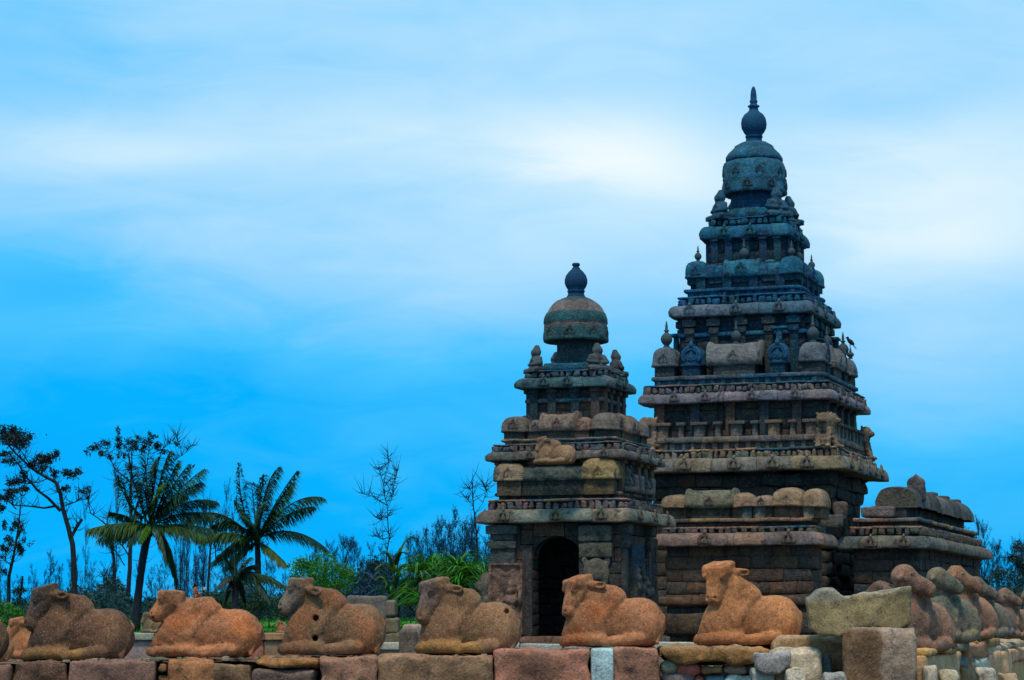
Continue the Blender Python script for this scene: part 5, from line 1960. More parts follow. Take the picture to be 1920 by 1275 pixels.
for i, (x0, x1, y0, y1, c, ou) in enumerate(SB):
    side_stone(x0, x1, y0, y1, (min(c[0] * 1.25, .70), c[1] * 1.12, c[2] * 1.05), seed=i * 7 + 3, out=ou)
# body of the side wall behind its face stones, carrying the bulls
mb = MB()
for i in range(16):
    for j in range(2):
        zt_ = zpix(1222 - min(i, 10) * 2.3, 31.5 + i * 1.3) - 0.03
        mb.rbox((-0.62 + 0.02 * ((i * 7) % 3), i * 1.3 + 0.3, zt_ / 2 * (0.5 + j)), (0.55, 0.64, zt_ / 4), 0.05, 5, rnd.choice([(.24, .16, .1), (.2, .15, .1), (.28, .2, .13)]), 0.05, i + 9 * j)
o = mb.build('wall_core', M_BLOCK, sw)
o.location = (0.35, 1.1, 0)

# low kerb right behind the front wall, and the far wall of the court with its coping
kb = empty('kerb', (0, 56, EYE - 1.6))
tag(kb, 'low pale stone kerb across the court behind the front wall', 'kerb', kind='thing')
rnd = random.Random(21)
x = at(560, 1206, 56)[0]
while x < at(1345, 1206, 56)[0]:
    w = rnd.uniform(0.7, 1.4)
    zt_ = zpix(1205 + rnd.uniform(-1.5, 1.5), 56) - (EYE - 1.6)
    mb = MB().rbox((0, 0, 0), (w / 2 - 0.012, 0.22, 0.09), 0.04, 7, rnd.choice([(.40, .40, .33), (.33, .33, .29), (.36, .30, .22)]), 0.03, int(x * 11))
    mb.rbox((0, 0.06, -0.30), (w / 2 - 0.03, 0.2, 0.23), 0.03, 5, rnd.choice([(.25, .17, .10), (.22, .19, .14)]), 0.03, int(x * 13))
    weld(mb.build('kerb_stone', M_BLOCK, kb, loc=(x + w / 2, 0, zt_ - 0.09)), 0.002)
    x += w
gw = empty('stone_wall', (0, 97, EYE - 1.6))
tag(gw, 'far low wall with a grey coping behind the gaps between the bulls', 'wall', kind='thing')
x = at(-220, 1190, 97)[0]
i = 0
while x < at(980, 1190, 97)[0]:
    w = rnd.uniform(1.1, 2.2)
    px = proj((x + w / 2, 97, EYE))[0]
    zt_ = zpix(1186.5, 96.6) - (EYE - 1.6)
    cc = (.33, .30, .24) if px < 400 else (.38, .20, .13)
    mb = MB().rbox((0, 0, 0), (w / 2 - 0.012, 0.55, 0.15), 0.04, 6, tuple(v * rnd.uniform(0.85, 1.15) for v in cc), 0.03, i)
    weld(mb.build('coping_stone', M_BLOCK, gw, loc=(x + w / 2, 0, zt_ - 0.15)), 0.002)
    mb = MB().rbox((0, 0, 0), (w / 2 - 0.02, 0.42, (zt_ - 0.30) / 2), 0.04, 6, tuple(v * rnd.uniform(0.6, 0.9) for v in cc), 0.05, i + 5)
    weld(mb.build('stone_block', M_BLOCK, gw, loc=(x + w / 2, 0, (zt_ - 0.30) / 2)), 0.002)
    x += w
    i += 1
# ruined pier of stacked blocks beyond the bull with two holes
ru = empty('ruined_pier', at(700, 1190, 84))
tag(ru, 'ruined pier of stacked grey stone blocks beside the screw pine', 'ruin')
Yr = 84.0
for i, (x0, x1, y0, y1, dp, c) in enumerate([(650, 724, 1117, 1200, 1.0, (.13, .12, .105)), (720, 742, 1125, 1156, 0.8, (.15, .13, .10)), (720, 747, 1158, 1188, 0.9, (.17, .145, .09)), (640, 760, 1186, 1230, 1.2, (.15, .12, .08))]):
    o = stone_at(x0, x1, y0, y1, Yr, dp, c, r=0.09, rough=0.08, seed=i * 9 + 201, n=12)
    o.parent = ru
    l = ru.location
    o.location = (o.location[0] - l[0], o.location[1] - l[1], o.location[2] - l[2])
o = stone_at(748, 782, 1180, 1232, 40.5, 0.5, (.12, .09, .075), r=0.08, rough=0.06, seed=222, n=12)
tag(o, 'dark rounded stone standing before the feet of the bull with the dark muzzle', 'stone')
o = stone_at(755, 792, 1171, 1200, 86, 0.9, (.30, .24, .2), r=0.12, rough=0.05, seed=225, n=10)
tag(o, 'flat pale stone lying at the edge of the lawn below the screw pine', 'stone')

# ------------------------------------------------------------------ plants
def bez(a, b, c, n):
    t = np.linspace(0, 1, n)[:, None]
    return (1 - t) ** 2 * np.asarray(a) + 2 * t * (1 - t) * np.asarray(b) + t * t * np.asarray(c)


def strips(mb, base, direc, length, width, col, droop=0.3, up=(0, 0, 1)):
    """Many narrow bent leaves at once: arrays of base points, unit directions, lengths."""
    n = len(base)
    upv = np.asarray(up, float)
    side = np.cross(direc, upv)
    side /= np.linalg.norm(side, axis=1)[:, None] + 1e-6
    L = np.asarray(length).reshape(-1, 1)
    W = np.asarray(width).reshape(-1, 1) * np.ones((n, 1))
    mid = base + direc * L * 0.55 - upv * L * 0.10 * droop
    tip = base + direc * L - upv * L * 0.55 * droop
    V = np.stack([base - side * W * 0.5, base + side * W * 0.5, mid + side * W * 0.5, mid - side * W * 0.5, tip], 1)
    I = np.arange(n)[:, None] * 5
    q = np.hstack([I, I + 1, I + 2, I + 3]).tolist()
    t = np.hstack([I + 3, I + 2, I + 4]).tolist()
    col = np.asarray(col)
    if col.ndim == 1:
        col = np.tile(col, (n, 1))
    mb.add(V.reshape(-1, 3), q + t, np.repeat(col, 5, 0))


def cards(mb, cen, size, col, rng, stretch=1.6, n_dir=None):
    """Leaf-sized quads at given centres, randomly turned."""
    n = len(cen)
    a = rng.normal(size=(n, 3)) if n_dir is None else n_dir + rng.normal(size=(n, 3)) * 0.35
    a /= np.linalg.norm(a, axis=1)[:, None]
    b = np.cross(a, rng.normal(size=(n, 3)))
    b /= np.linalg.norm(b, axis=1)[:, None] + 1e-6
    s = np.asarray(size).reshape(-1, 1)
    A, B = a * s * stretch, b * s * 0.5
    V = np.stack([cen - A, cen - B * 0.9, cen + A, cen + B * 0.9], 1)
    F = np.arange(4 * n).reshape(-1, 4)
    mb.add(V.reshape(-1, 3), F, np.repeat(col, 4, 0))


def palm(label, base_px, crown_px, Y, fronds, seed, trunk_r=0.17, gbase=None, col=(.007, .058, .036), hue=0.5):
    rng = np.random.default_rng(seed)
    b, c = at(*base_px, Y), at(*crown_px, Y)
    if gbase is not None:
        b[2] = gbase
    root = empty('palm_tree', b)
    tag(root, label, 'palm tree')
    mid = (b + c) / 2 + np.array([0.12 * (c[2] - b[2]) * rng.uniform(-0.6, 0.6), 0, 0])
    path = bez(b, mid, c, 16) - b
    mb = MB()
    rad = np.linspace(trunk_r * 1.25, trunk_r * 0.8, 16) * (1 + 0.08 * (np.arange(16) % 2))
    mb.tube(path, rad, 9, (.016, .020, .032))
    mb.build('trunk', M_BARK, root)
    c0 = c - b
    for i, f in enumerate(fronds):
        px, py, *o = f
        o = o[0] if o else {}
        dy = o.get('dy', rng.uniform(-1.3, 1.3))
        tip = at(px, py, Y + dy) - b
        st = c0 + np.array([rng.uniform(-.08, .08), dy * 0.06, rng.uniform(-0.15, 0.10)])
        L = np.linalg.norm(tip - st)
        ctrl = (st + tip) / 2 + np.array([0, 0, o.get('arch', 0.28) * L]) + np.array([o.get('bow', 0.0) * L, 0, 0])
        n = 46
        r = bez(st, ctrl, tip, n)
        tg = np.gradient(r, axis=0)
        tg /= np.linalg.norm(tg, axis=1)[:, None]
        mb = MB()
        cc = np.asarray(o.get('col', col)) * rng.uniform(0.75, 1.25)
        mb.tube(r, np.linspace(0.045, 0.008, n), 5, tuple(cc * np.array([1.3, 1.1, 1.0])))
        k = np.arange(5, n)
        t = k / (n - 1)
        k = np.repeat(k, 2)
        t = np.repeat(t, 2)
        base = r[k] + tg[k] * rng.uniform(-0.02, 0.02, (len(k), 1))
        sd = np.cross(tg[k], np.array([0, 0, 1.0]))
        nn = np.linalg.norm(sd, axis=1)[:, None]
        sd = np.where(nn > 0.15, sd / (nn + 1e-6), np.array([0.5, 0.85, 0.0]))
        sg = np.tile([1, -1], len(k) // 2)[:, None]
        for _rep in range(3):
            D = sd * sg * rng.uniform(0.45, 0.85, (len(k), 1)) + tg[k] * rng.uniform(0.55, 0.8, (len(k), 1)) + np.array([0.22, 0, -0.42]) * rng.uniform(0.6, 1.3, (len(k), 1)) + rng.normal(size=(len(k), 3)) * 0.10
            D /= np.linalg.norm(D, axis=1)[:, None]
            ll = o.get('ll', 0.88) * np.sin(np.pi * np.clip(0.10 + t * 0.84, 0, 1)) ** 0.6 * rng.uniform(0.65, 1.1, len(k)) * min(1.0, L / 3.2)
            colr = cc[None] * rng.uniform(0.6, 1.35, (len(k), 1)) + np.array([0.015, 0.015, 0]) * (rng.random((len(k), 1)) < 0.12)
            strips(mb, base + tg[k] * 0.025 * _rep, D, ll, 0.06, colr, 0.9)
        mb.build('frond', M_LEAF, root)
    # fibrous heart
    mb = MB()
    n = 70
    d = rng.normal(size=(n, 3)) + np.array([0, 0, 0.8])
    d /= np.linalg.norm(d, axis=1)[:, None]
    strips(mb, np.tile(c0 - np.array([0, 0, 0.25]), (n, 1)), d, rng.uniform(0.3, 0.8, n), 0.09, np.array((.025, .045, .018)) * rng.uniform(0.6, 1.4, (n, 1)), 0.2)
    mb.build('crown_heart', M_LEAF, root)
    return root


LIME = (.04, .13, .012)
palm('left coconut palm with a dense wind-blown crown and a leaning trunk', (255, 1165), (283, 985), 106,
     [(168, 992, {'arch': .12, 'col': (.026, .095, .014)}), (186, 1010, {'arch': .10}), (222, 893, {'arch': -.02, 'bow': -.22, 'dy': 0.5}), (246, 872, {'bow': -.16, 'dy': -.6}), (272, 846, {'bow': -.06, 'dy': .4}), (300, 858, {'dy': -.8}), (318, 848, {'bow': .02}),
      (333, 866, {'arch': .1, 'col': (.025, .10, .018)}), (352, 872, {'arch': .12}), (381, 880, {'arch': .12}), (376, 905, {'arch': .18}), (404, 940, {'arch': .32}), (398, 965, {'arch': .22}), (395, 992, {'arch': .12, 'dy': -1.0}), (384, 1004, {'arch': .10, 'col': (.022, .080, .018), 'dy': -1.4}),
      (330, 1090, {'arch': .55}), (312, 1048, {'arch': .5}), (262, 1016, {'arch': .22, 'col': LIME, 'dy': -1.6, 'll': .55}), (240, 1020, {'arch': .3}), (205, 960, {'arch': .1, 'dy': 1.5}), (264, 905, {'dy': -1.2}), (345, 930, {'dy': 1.2}), (290, 880, {'dy': 1.0}), (310, 905, {'dy': -1.3, 'col': (.03, .11, .018)})], 3, 0.155, EYE - 0.3)
palm('right coconut palm with an open crown and one long drooping frond carrying birds', (478, 1165), (482, 1015), 108,
     [(448, 871, {'arch': -.05, 'bow': -.12, 'dy': .5, 'll': .6}), (470, 905, {'dy': 1.0}), (495, 892, {'dy': .4}), (521, 877, {'bow': -.08}), (556, 884, {'bow': -.02, 'arch': .10}), (547, 905, {'arch': .15, 'col': (.025, .10, .018)}), (602, 932, {'arch': .34}), (585, 950, {'arch': .20, 'dy': 1.5}),
      (609, 1026, {'arch': .34, 'dy': -.3}), (536, 1058, {'arch': .14, 'col': (.026, .095, .014), 'dy': -1.2}), (442, 940, {'arch': .12}), (455, 968, {'arch': .25}), (398, 985, {'arch': .36}), (352, 972, {'arch': .42, 'dy': .6}), (372, 1010, {'arch': .25, 'col': (.03, .10, .02)}), (402, 1052, {'arch': .34}), (425, 1062, {'arch': .30}), (500, 940, {'dy': -1.2}), (515, 960, {'dy': 1.2, 'arch': .2})], 5, 0.145, EYE - 0.2)
palm('short young palm with dark drooping fronds between the two coconut palms', (437, 1168), (440, 1085), 100,
     [(405, 1105, {'arch': .4}), (412, 1040, {'arch': .1}), (440, 1020, {'arch': 0}), (470, 1045), (492, 1080, {'arch': .35}), (535, 1100, {'arch': .35, 'col': (.02, .07, .02)}), (505, 1125, {'arch': .5}), (460, 1128, {'arch': .6}), (420, 1128, {'arch': .6}), (485, 1060)], 9, 0.14, EYE - 0.3, (.006, .032, .020))


def tree(label, cat, Y, trunks, clumps, seed, leaf=0.16, dens=1.0, col=(.012, .035, .030), bark=(.018, .022, .03), group=None, twigs=True, name='tree', mat=None, stretch=1.5, spread=1.0):
    """Tree from its limbs (pixel polylines with widths) and its leaf clumps, spread out in depth."""
    rng = np.random.default_rng(seed)
    b = at(*trunks[0][0][0][:2], Y)
    root = empty(name, b)
    tag(root, label, cat, group)
    mb = MB()
    for pts, w0, w1 in trunks:
        d0 = rng.uniform(-0.5, 0.5)
        d1 = rng.uniform(-1.8, 1.8)
        P = np.array([at(p[0], p[1], Y) for p in pts])
        t = np.linspace(0, 1, len(P))
        if pts[0] != trunks[0][0][0]:
            P[:, 1] += t * d1
        # resample smoothly
        tt = np.linspace(0, 1, max(8, 5 * len(P)))
        Q = np.stack([np.interp(tt, t, P[:, k]) for k in range(3)], -1)
        Q[:, 0] += vnoise(Q + seed, 1.3, 1) * 0.05
        mb.tube(Q - b, np.linspace(w0, w1, len(Q)) * 0.76, 7, bark)
        if twigs:
            for q in range(int(len(Q) * 1.2)):
                i = rng.integers(len(Q) // 3, len(Q))
                d = rng.normal(size=3) * np.array([1, 1, 0.6]) + np.array([0, 0, 0.7])
                d /= np.linalg.norm(d)
                L = rng.uniform(0.3, 1.0)
                p0 = Q[i] - b
                p1 = p0 + d * L * 0.5 + rng.normal(size=3) * 0.06
                mb.tube([p0, p1, p1 + d * L * 0.5 + np.array([0, 0, 0.12])], [0.018, 0.012, 0.004], 4, bark)
    mb.build('trunk', M_BARK, root)
    if clumps:
        mb = MB()
        for (x, y, rx, ry, *o) in clumps:
            c = at(x, y, Y + rng.uniform(-1.2, 1.2)) - b
            m = Y / FPX
            n = int(rx * ry * 1.15 * dens * (o[0] if o else 1.0))
            # lumpy: a handful of sub-clusters
            k = max(4, n // 40)
            sc_ = rng.normal(size=(k, 3))
            sc_ = sc_ / np.linalg.norm(sc_, axis=1)[:, None] * rng.uniform(0.2, 1.0, (k, 1))
            pick = rng.integers(0, k, n)
            p = sc_[pick] * 1.15 + rng.normal(size=(n, 3)) * 0.34
            p = p * np.array([rx * m, (rx + ry) / 2 * m * spread, ry * m]) + c
            lum = rng.uniform(0.55, 1.4, (k, 1))[pick] * rng.uniform(0.75, 1.25, (n, 1))
            cards(mb, p, rng.uniform(0.45, 1.1, n) * leaf * 0.56, np.asarray(col) * lum, rng, stretch)
        mb.build('crown', mat or M_LEAF, root)
    return root


NAVY = (.006, .026, .034)
tree('tall leaning tree at the left with bare forking limbs and thin leaf tufts on top', 'tree', 118,
     [([(140, 1150), (139, 1060), (136, 1020), (128, 990), (117, 955), (113, 925), (104, 903), (90, 897), (62, 880), (30, 850), (8, 828)], .20, .05),
      ([(113, 958), (92, 935), (72, 920), (50, 893), (38, 870), (20, 850)], .11, .03), ([(103, 949), (80, 952), (50, 948), (20, 946), (-10, 925)], .08, .02), ([(133, 1008), (141, 990), (151, 973)], .12, .10),
      ([(62, 880), (48, 850), (40, 838)], .05, .02), ([(90, 897), (70, 902), (45, 905), (0, 900)], .035, .012), ([(116, 950), (130, 945), (145, 938), (160, 935)], .035, .01), ([(30, 955), (10, 935), (-10, 920)], .04, .02)],
     [(22, 822, 30, 15, 1.5), (45, 826, 14, 12), (24, 804, 7, 10), (55, 820, 8, 7), (5, 806, 6, 9), (75, 865, 18, 11, 1.4), (58, 868, 12, 8), (95, 862, 18, 10, .7), (107, 850, 6, 9), (85, 878, 14, 6), (105, 890, 10, 8), (130, 888, 14, 9), (148, 886, 9, 6), (120, 918, 14, 7, .7), (18, 862, 20, 8), (5, 850, 12, 7), (30, 905, 14, 10), (25, 920, 16, 7), (50, 915, 12, 8), (10, 935, 16, 10, .8), (45, 895, 7, 10), (150, 918, 12, 6, .6), (3, 952, 10, 8), (8, 985, 5, 8)], 21, .15, 1.5, NAVY)
tree('tall thin leaved tree behind the left coconut palm with twin trunks', 'tree', 128,
     [([(240, 1160), (243, 1050), (246, 1000), (245, 930), (246, 890), (240, 850)], .17, .06), ([(246, 985), (262, 940), (275, 890), (285, 840)], .08, .02), ([(246, 905), (215, 880), (200, 855), (190, 835)], .06, .015), ([(246, 880), (250, 845), (262, 825)], .05, .015), ([(262, 1160), (257, 1060), (262, 1000)], .13, .09), ([(246, 925), (218, 905), (205, 880)], .04, .01),
      ([(243, 1045), (228, 1020), (215, 1000)], .06, .02), ([(285, 850), (310, 840), (330, 825)], .03, .01), ([(310, 880), (328, 862), (345, 850), (358, 835)], .03, .008), ([(340, 855), (337, 835), (333, 815)], .02, .006)],
     [(182, 840, 14, 8), (165, 848, 6, 5, .7), (200, 828, 9, 7), (190, 850, 8, 8), (205, 855, 7, 7), (222, 812, 5, 9), (220, 832, 8, 10, 1.4), (240, 830, 12, 10), (228, 852, 9, 8), (255, 838, 10, 8), (278, 826, 11, 9, 1.4), (295, 838, 12, 8), (270, 842, 8, 8), (306, 845, 10, 5), (241, 875, 6, 8), (260, 820, 8, 6, .6), (280, 812, 4, 4), (292, 818, 4, 3)], 23, .14, 1.5, NAVY)
tree('slim dark forked tree left of the palm trunk', 'tree', 122,
     [([(218, 1160), (214, 1090), (212, 1040), (208, 1020), (200, 1005), (200, 985)], .13, .06), ([(212, 1028), (216, 1010), (220, 995)], .07, .04), ([(200, 985), (200, 960)], .05, .045), ([(200, 985), (185, 972), (170, 962), (166, 940), (160, 925)], .05, .012), ([(235, 1060), (225, 1040), (212, 1020)], .04, .03), ([(212, 1100), (198, 1085), (190, 1075)], .025, .01)],
     [(205, 1008, 12, 7, .7), (195, 1005, 9, 6, .6), (165, 922, 9, 5, .5), (232, 1010, 9, 8)], 25, .13, 1.2, NAVY)
tree('small bushy conifer at the far left with a pale bare top twig', 'tree', 112,
     [([(15, 1150), (18, 1080), (26, 1045), (33, 1000), (38, 965), (42, 930)], .13, .02), ([(22, 1060), (12, 1050), (5, 1040)], .04, .015), ([(33, 1010), (40, 995), (45, 983)], .05, .03)],
     [(33, 985, 7, 9, 1.4), (25, 993, 6, 6), (14, 1012, 9, 7), (10, 1028, 8, 9, 1.2), (28, 1020, 10, 12), (38, 1036, 7, 9, 1.4), (45, 1012, 6, 6, .6), (60, 1020, 9, 5, .3), (40, 998, 5, 6), (5, 1075, 7, 8), (38, 1108, 14, 8)], 27, .13, 1.6, NAVY)
tree('short dead stump with a broken top beside the dark faced bull', 'tree stump', 112, [([(33, 1150), (37, 1115), (41, 1090), (43, 1080)], .10, .06), ([(41, 1092), (46, 1085)], .03, .015)], [(35, 1122, 12, 9)], 29, .12, 1.2, NAVY, twigs=False, name='tree_stump')
tree('tall leafless thin tree standing alone left of the temple', 'tree', 120,
     [([(735, 1165), (733, 1120), (726, 1080), (724, 1040), (729, 1010), (728, 980), (726, 955), (722, 930), (720, 900), (727, 872), (728, 848)], .060, .006), ([(726, 948), (712, 938), (695, 928), (668, 921)], .04, .006), ([(724, 935), (732, 912), (741, 895), (743, 880)], .022, .005), ([(724, 925), (717, 895), (716, 880)], .02, .004), ([(728, 975), (715, 975), (704, 970)], .018, .005), ([(726, 1015), (712, 1010), (700, 1003)], .014, .004),
      ([(726, 955), (735, 935), (742, 915)], .018, .004)], None, 31, bark=(.016, .028, .045))
tree('dead tree with a broken top rising behind the left eave of the shrine', 'tree', 121,
     [([(898, 1165), (895, 1030), (891, 985), (888, 940), (884, 901)], .075, .025), ([(889, 950), (880, 940), (866, 925)], .02, .005), ([(890, 965), (905, 945), (912, 925), (908, 912)], .02, .005), ([(886, 925), (880, 915)], .02, .005)], None, 33, bark=(.016, .026, .04))
tree('slender dark trunk with a few twigs between the two coconut palms', 'tree', 120, [([(388, 1165), (391, 1080), (395, 1020), (394, 960), (392, 940)], .10, .03), ([(406, 1060), (407, 1020), (412, 980)], .05, .02), ([(395, 1015), (400, 990), (420, 965)], .03, .01)], [(400, 1003, 12, 10, .8), (408, 1030, 9, 8, .6)], 35, .12, 1.2, NAVY)


# thin young casuarinas: whippy upright branches carrying feathery needles
def casuarina_meshes(seed):
    rng = np.random.default_rng(seed)
    mb, ms = MB(), MB()
    H = 1.0
    path = np.array([[0, 0, 0], [rng.uniform(-.02, .02), 0, .35], [rng.uniform(-.04, .04), 0, .7], [rng.uniform(-.05, .05), 0, 1.0]])
    tt = np.linspace(0, 1, 10)
    Q = np.stack([np.interp(tt, np.linspace(0, 1, 4), path[:, k]) for k in range(3)], -1)
    ms.tube(Q, np.linspace(.010, .001, 10), 5, (.012, .028, .05))
    tips = []
    for i in range(26):
        z = rng.uniform(0.12, 0.95)
        p0 = np.array([np.interp(z, tt, Q[:, 0]), 0, z])
        an = rng.uniform(0, 2 * np.pi)
        L = rng.uniform(0.10, 0.26) * (1.1 - 0.6 * z)
        d = np.array([math.cos(an) * 0.55, math.sin(an) * 0.55, 1.0])
        d /= np.linalg.norm(d)
        p1 = p0 + d * L * 0.5 + np.array([math.cos(an), math.sin(an), 0]) * 0.02
        p2 = p1 + np.array([0.2 * math.cos(an) + .06, 0.2 * math.sin(an), 1]) * L * 0.5
        ms.tube([p0, p1, p2], [.003, .002, .0006], 4, (.012, .028, .05))
        tips += [p0 * (1 - t) + p2 * t for t in np.linspace(.3, 1, 5)]
    tips = np.array(tips + [Q[k] for k in range(3, 10)])
    n = 1300
    b = tips[rng.integers(0, len(tips), n)] + rng.normal(size=(n, 3)) * 0.008
    keep = rng.random(len(tips)) > 0.25
    d = rng.normal(size=(n, 3)) * 0.55 + np.array([0.25, 0, 0.55])
    d /= np.linalg.norm(d, axis=1)[:, None]
    strips(mb, b, d, rng.uniform(.02, .055, n), rng.uniform(.0022, .0045, n), np.array((.006, .052, .115)) * rng.uniform(.6, 1.5, (n, 1)), 0.5)  # blue of distant haze painted into the needle colour
    t = ms.build('trunk', M_BARK)
    c = mb.build('crown', M_NEEDLE)
    for o in (t, c):
        COL.objects.unlink(o)
    r = (t.data, c.data)
    for o in (t, c):
        bpy.data.objects.remove(o)
    return r


CAS = [casuarina_meshes(900 + i) for i in range(6)]
rng = np.random.default_rng(77)


def casuarina(px, ytop, Y, ybase=1168, fat=1.0):
    b = at(px, ybase, Y)
    hgt = (ybase - ytop) * Y / FPX
    root = empty('casuarina_tree', b, float(rng.uniform(0, 6.3)))
    t, c = CAS[int(rng.integers(0, len(CAS)))]
    for nm, me in (('trunk', t), ('crown', c)):
        o = bpy.data.objects.new(nm, me)
        COL.objects.link(o)
        o.parent = root
        w = fat * max(hgt, 2.4)
        o.scale = (w, w, hgt)
    return root


profile = [(545, 1050), (600, 1040), (640, 1022), (690, 1030), (740, 1030), (790, 1012), (830, 985), (860, 975), (900, 985), (925, 1020)]
k = 0
for i in range(95):
    px = 560 + 375 * (i + rng.uniform(0, 1)) / 95
    yt = np.interp(px, [p[0] for p in profile], [p[1] for p in profile]) + rng.uniform(-14, 60)
    tag(casuarina(px, yt, rng.uniform(132, 165), 1170, 0.95), 'slim feathery casuarina in the bluish thicket between the palms and the shrine', 'tree', 'casuarina thicket left of the shrine')
for i in range(70):
    px = -10 + 560 * (i + rng.uniform(0, 1)) / 70
    yt = rng.uniform(1040, 1130) - (25 if rng.random() < 0.15 else 0)
    tag(casuarina(px, yt, rng.uniform(128, 160), 1172, 1.0), 'slim feathery casuarina in the low dark thicket behind the palm trunks', 'tree', 'casuarina thicket behind the palms')
for i in range(14):
    px = rng.choice([170, 185, 215, 330, 345, 375, 415, 425, 440, 130, 155]) + rng.uniform(-10, 10)
    tag(casuarina(px, rng.uniform(890, 1010), rng.uniform(150, 175), 1172, 0.45), 'tall pale wispy casuarina rising far behind the palms', 'tree', 'tall faint casuarinas behind the palms')
for i in range(34):
    px = 1800 + 150 * (i + rng.uniform(0, 1)) / 34
    yt = np.interp(px, [1800, 1835, 1850, 1875, 1895, 1925, 1950], [1010, 975, 985, 1015, 1030, 1000, 990]) + rng.uniform(-6, 90)
    tag(casuarina(px, yt, rng.uniform(112, 140), 1172, 0.9), 'slim feathery casuarina at the right edge behind the long side wall', 'tree', 'casuarina thicket right of the temple')
tree('dark leafy tree at the right edge beside the end of the side wall', 'tree', 108, [([(1925, 1160), (1922, 1080), (1915, 1030)], .12, .04), ([(1922, 1085), (1905, 1060), (1898, 1040)], .05, .02)],
     [(1915, 1025, 14, 12), (1900, 1050, 10, 12, .8), (1920, 1060, 16, 16), (1905, 1085, 16, 14, .8), (1870, 1080, 20, 16, .7), (1850, 1090, 16, 14, .8), (1885, 1105, 22, 14), (1925, 1000, 10, 10, .6)], 41, .13, 1.6, (.012, .045, .045))

# undergrowth: one low dark mass behind everything
mb = MB()
n = 85000
ux = rng.uniform(-220, 950, n)
far = rng.uniform(118, 150, n)
top = 1120 + 26 * np.sin(ux / 41.0) + 14 * np.sin(ux / 13.0 + 1) + np.where(ux > 560, -22, 0) + np.where((ux > 300) & (ux < 380), 10, 0)
uy = top + (1180 - top) * rng.random(n) ** 0.8 + rng.normal(size=n) * 6
dx = (ux - 960) / FPX
dyy = -(uy - 637.5) / FPX
den = CT - dyy * ST
P = np.stack([dx / den * far, far, EYE + (ST + dyy * CT) / den * far], -1)
base = np.where(ux[:, None] > 560, np.array((.005, .036, .075)), np.array((.008, .044, .046)))
cards(mb, P, rng.uniform(.05, .13, n), base * rng.uniform(.5, 1.5, (n, 1)), rng, 1.7)
n = 14000
ux = rng.uniform(1780, 1960, n)
far = rng.uniform(112, 135, n)
uy = 1110 + 70 * rng.random(n) ** 0.8 + 10 * np.sin(ux / 9.0)
den = CT + (uy - 637.5) / FPX * ST
P = np.stack([(ux - 960) / FPX / den * far, far, EYE + (ST - (uy - 637.5) / FPX * CT) / den * far], -1)
cards(mb, P, rng.uniform(.05, .12, n), np.array((.010, .04, .04)) * rng.uniform(.5, 1.5, (n, 1)), rng, 1.7)
tag(mb.build('undergrowth', M_LEAF), 'dark tangled undergrowth along the foot of the trees', 'undergrowth', kind='stuff')


def bush(label, Y, clumps, col, seed, leaf=.13, dens=1.4, base=1170, stretch=1.3):
    x = sum(c[0] for c in clumps) / len(clumps)
    stems = [([(x, base), (c[0], c[1])], .035, .012) for c in clumps[::2]]
    return tree(label, 'bush', Y, stems, clumps, seed, leaf, dens, col, name='bush', twigs=False, stretch=stretch)


bush('bright green leafy bush behind the bull with two holes', 116, [(565, 1068, 24, 16), (585, 1058, 20, 16), (612, 1062, 24, 18), (645, 1075, 18, 16), (600, 1085, 30, 18), (552, 1090, 16, 16, .8), (635, 1095, 28, 18), (568, 1048, 10, 8, .6), (612, 1042, 12, 8, .6), (600, 1105, 44, 16)], (.035, .19, .008), 51)
bush('bright green bush at the left edge behind the dark faced bull', 104, [(5, 1140, 16, 12), (30, 1148, 20, 12), (0, 1165, 22, 12), (40, 1165, 16, 10)], (.04, .17, .015), 53)
bush('rounded dark bush at the foot of the leafless tree', 126, [(700, 1060, 24, 14), (680, 1085, 26, 18), (715, 1080, 24, 20), (735, 1060, 14, 12), (705, 1110, 40, 20)], (.006, .030, .032), 55, .14, 1.8)
bush('dark bush under the short young palm', 104, [(420, 1130, 24, 18), (455, 1140, 26, 16), (495, 1135, 24, 18), (400, 1150, 20, 14), (530, 1140, 18, 16)], (.012, .05, .018), 57, .13, 1.6)


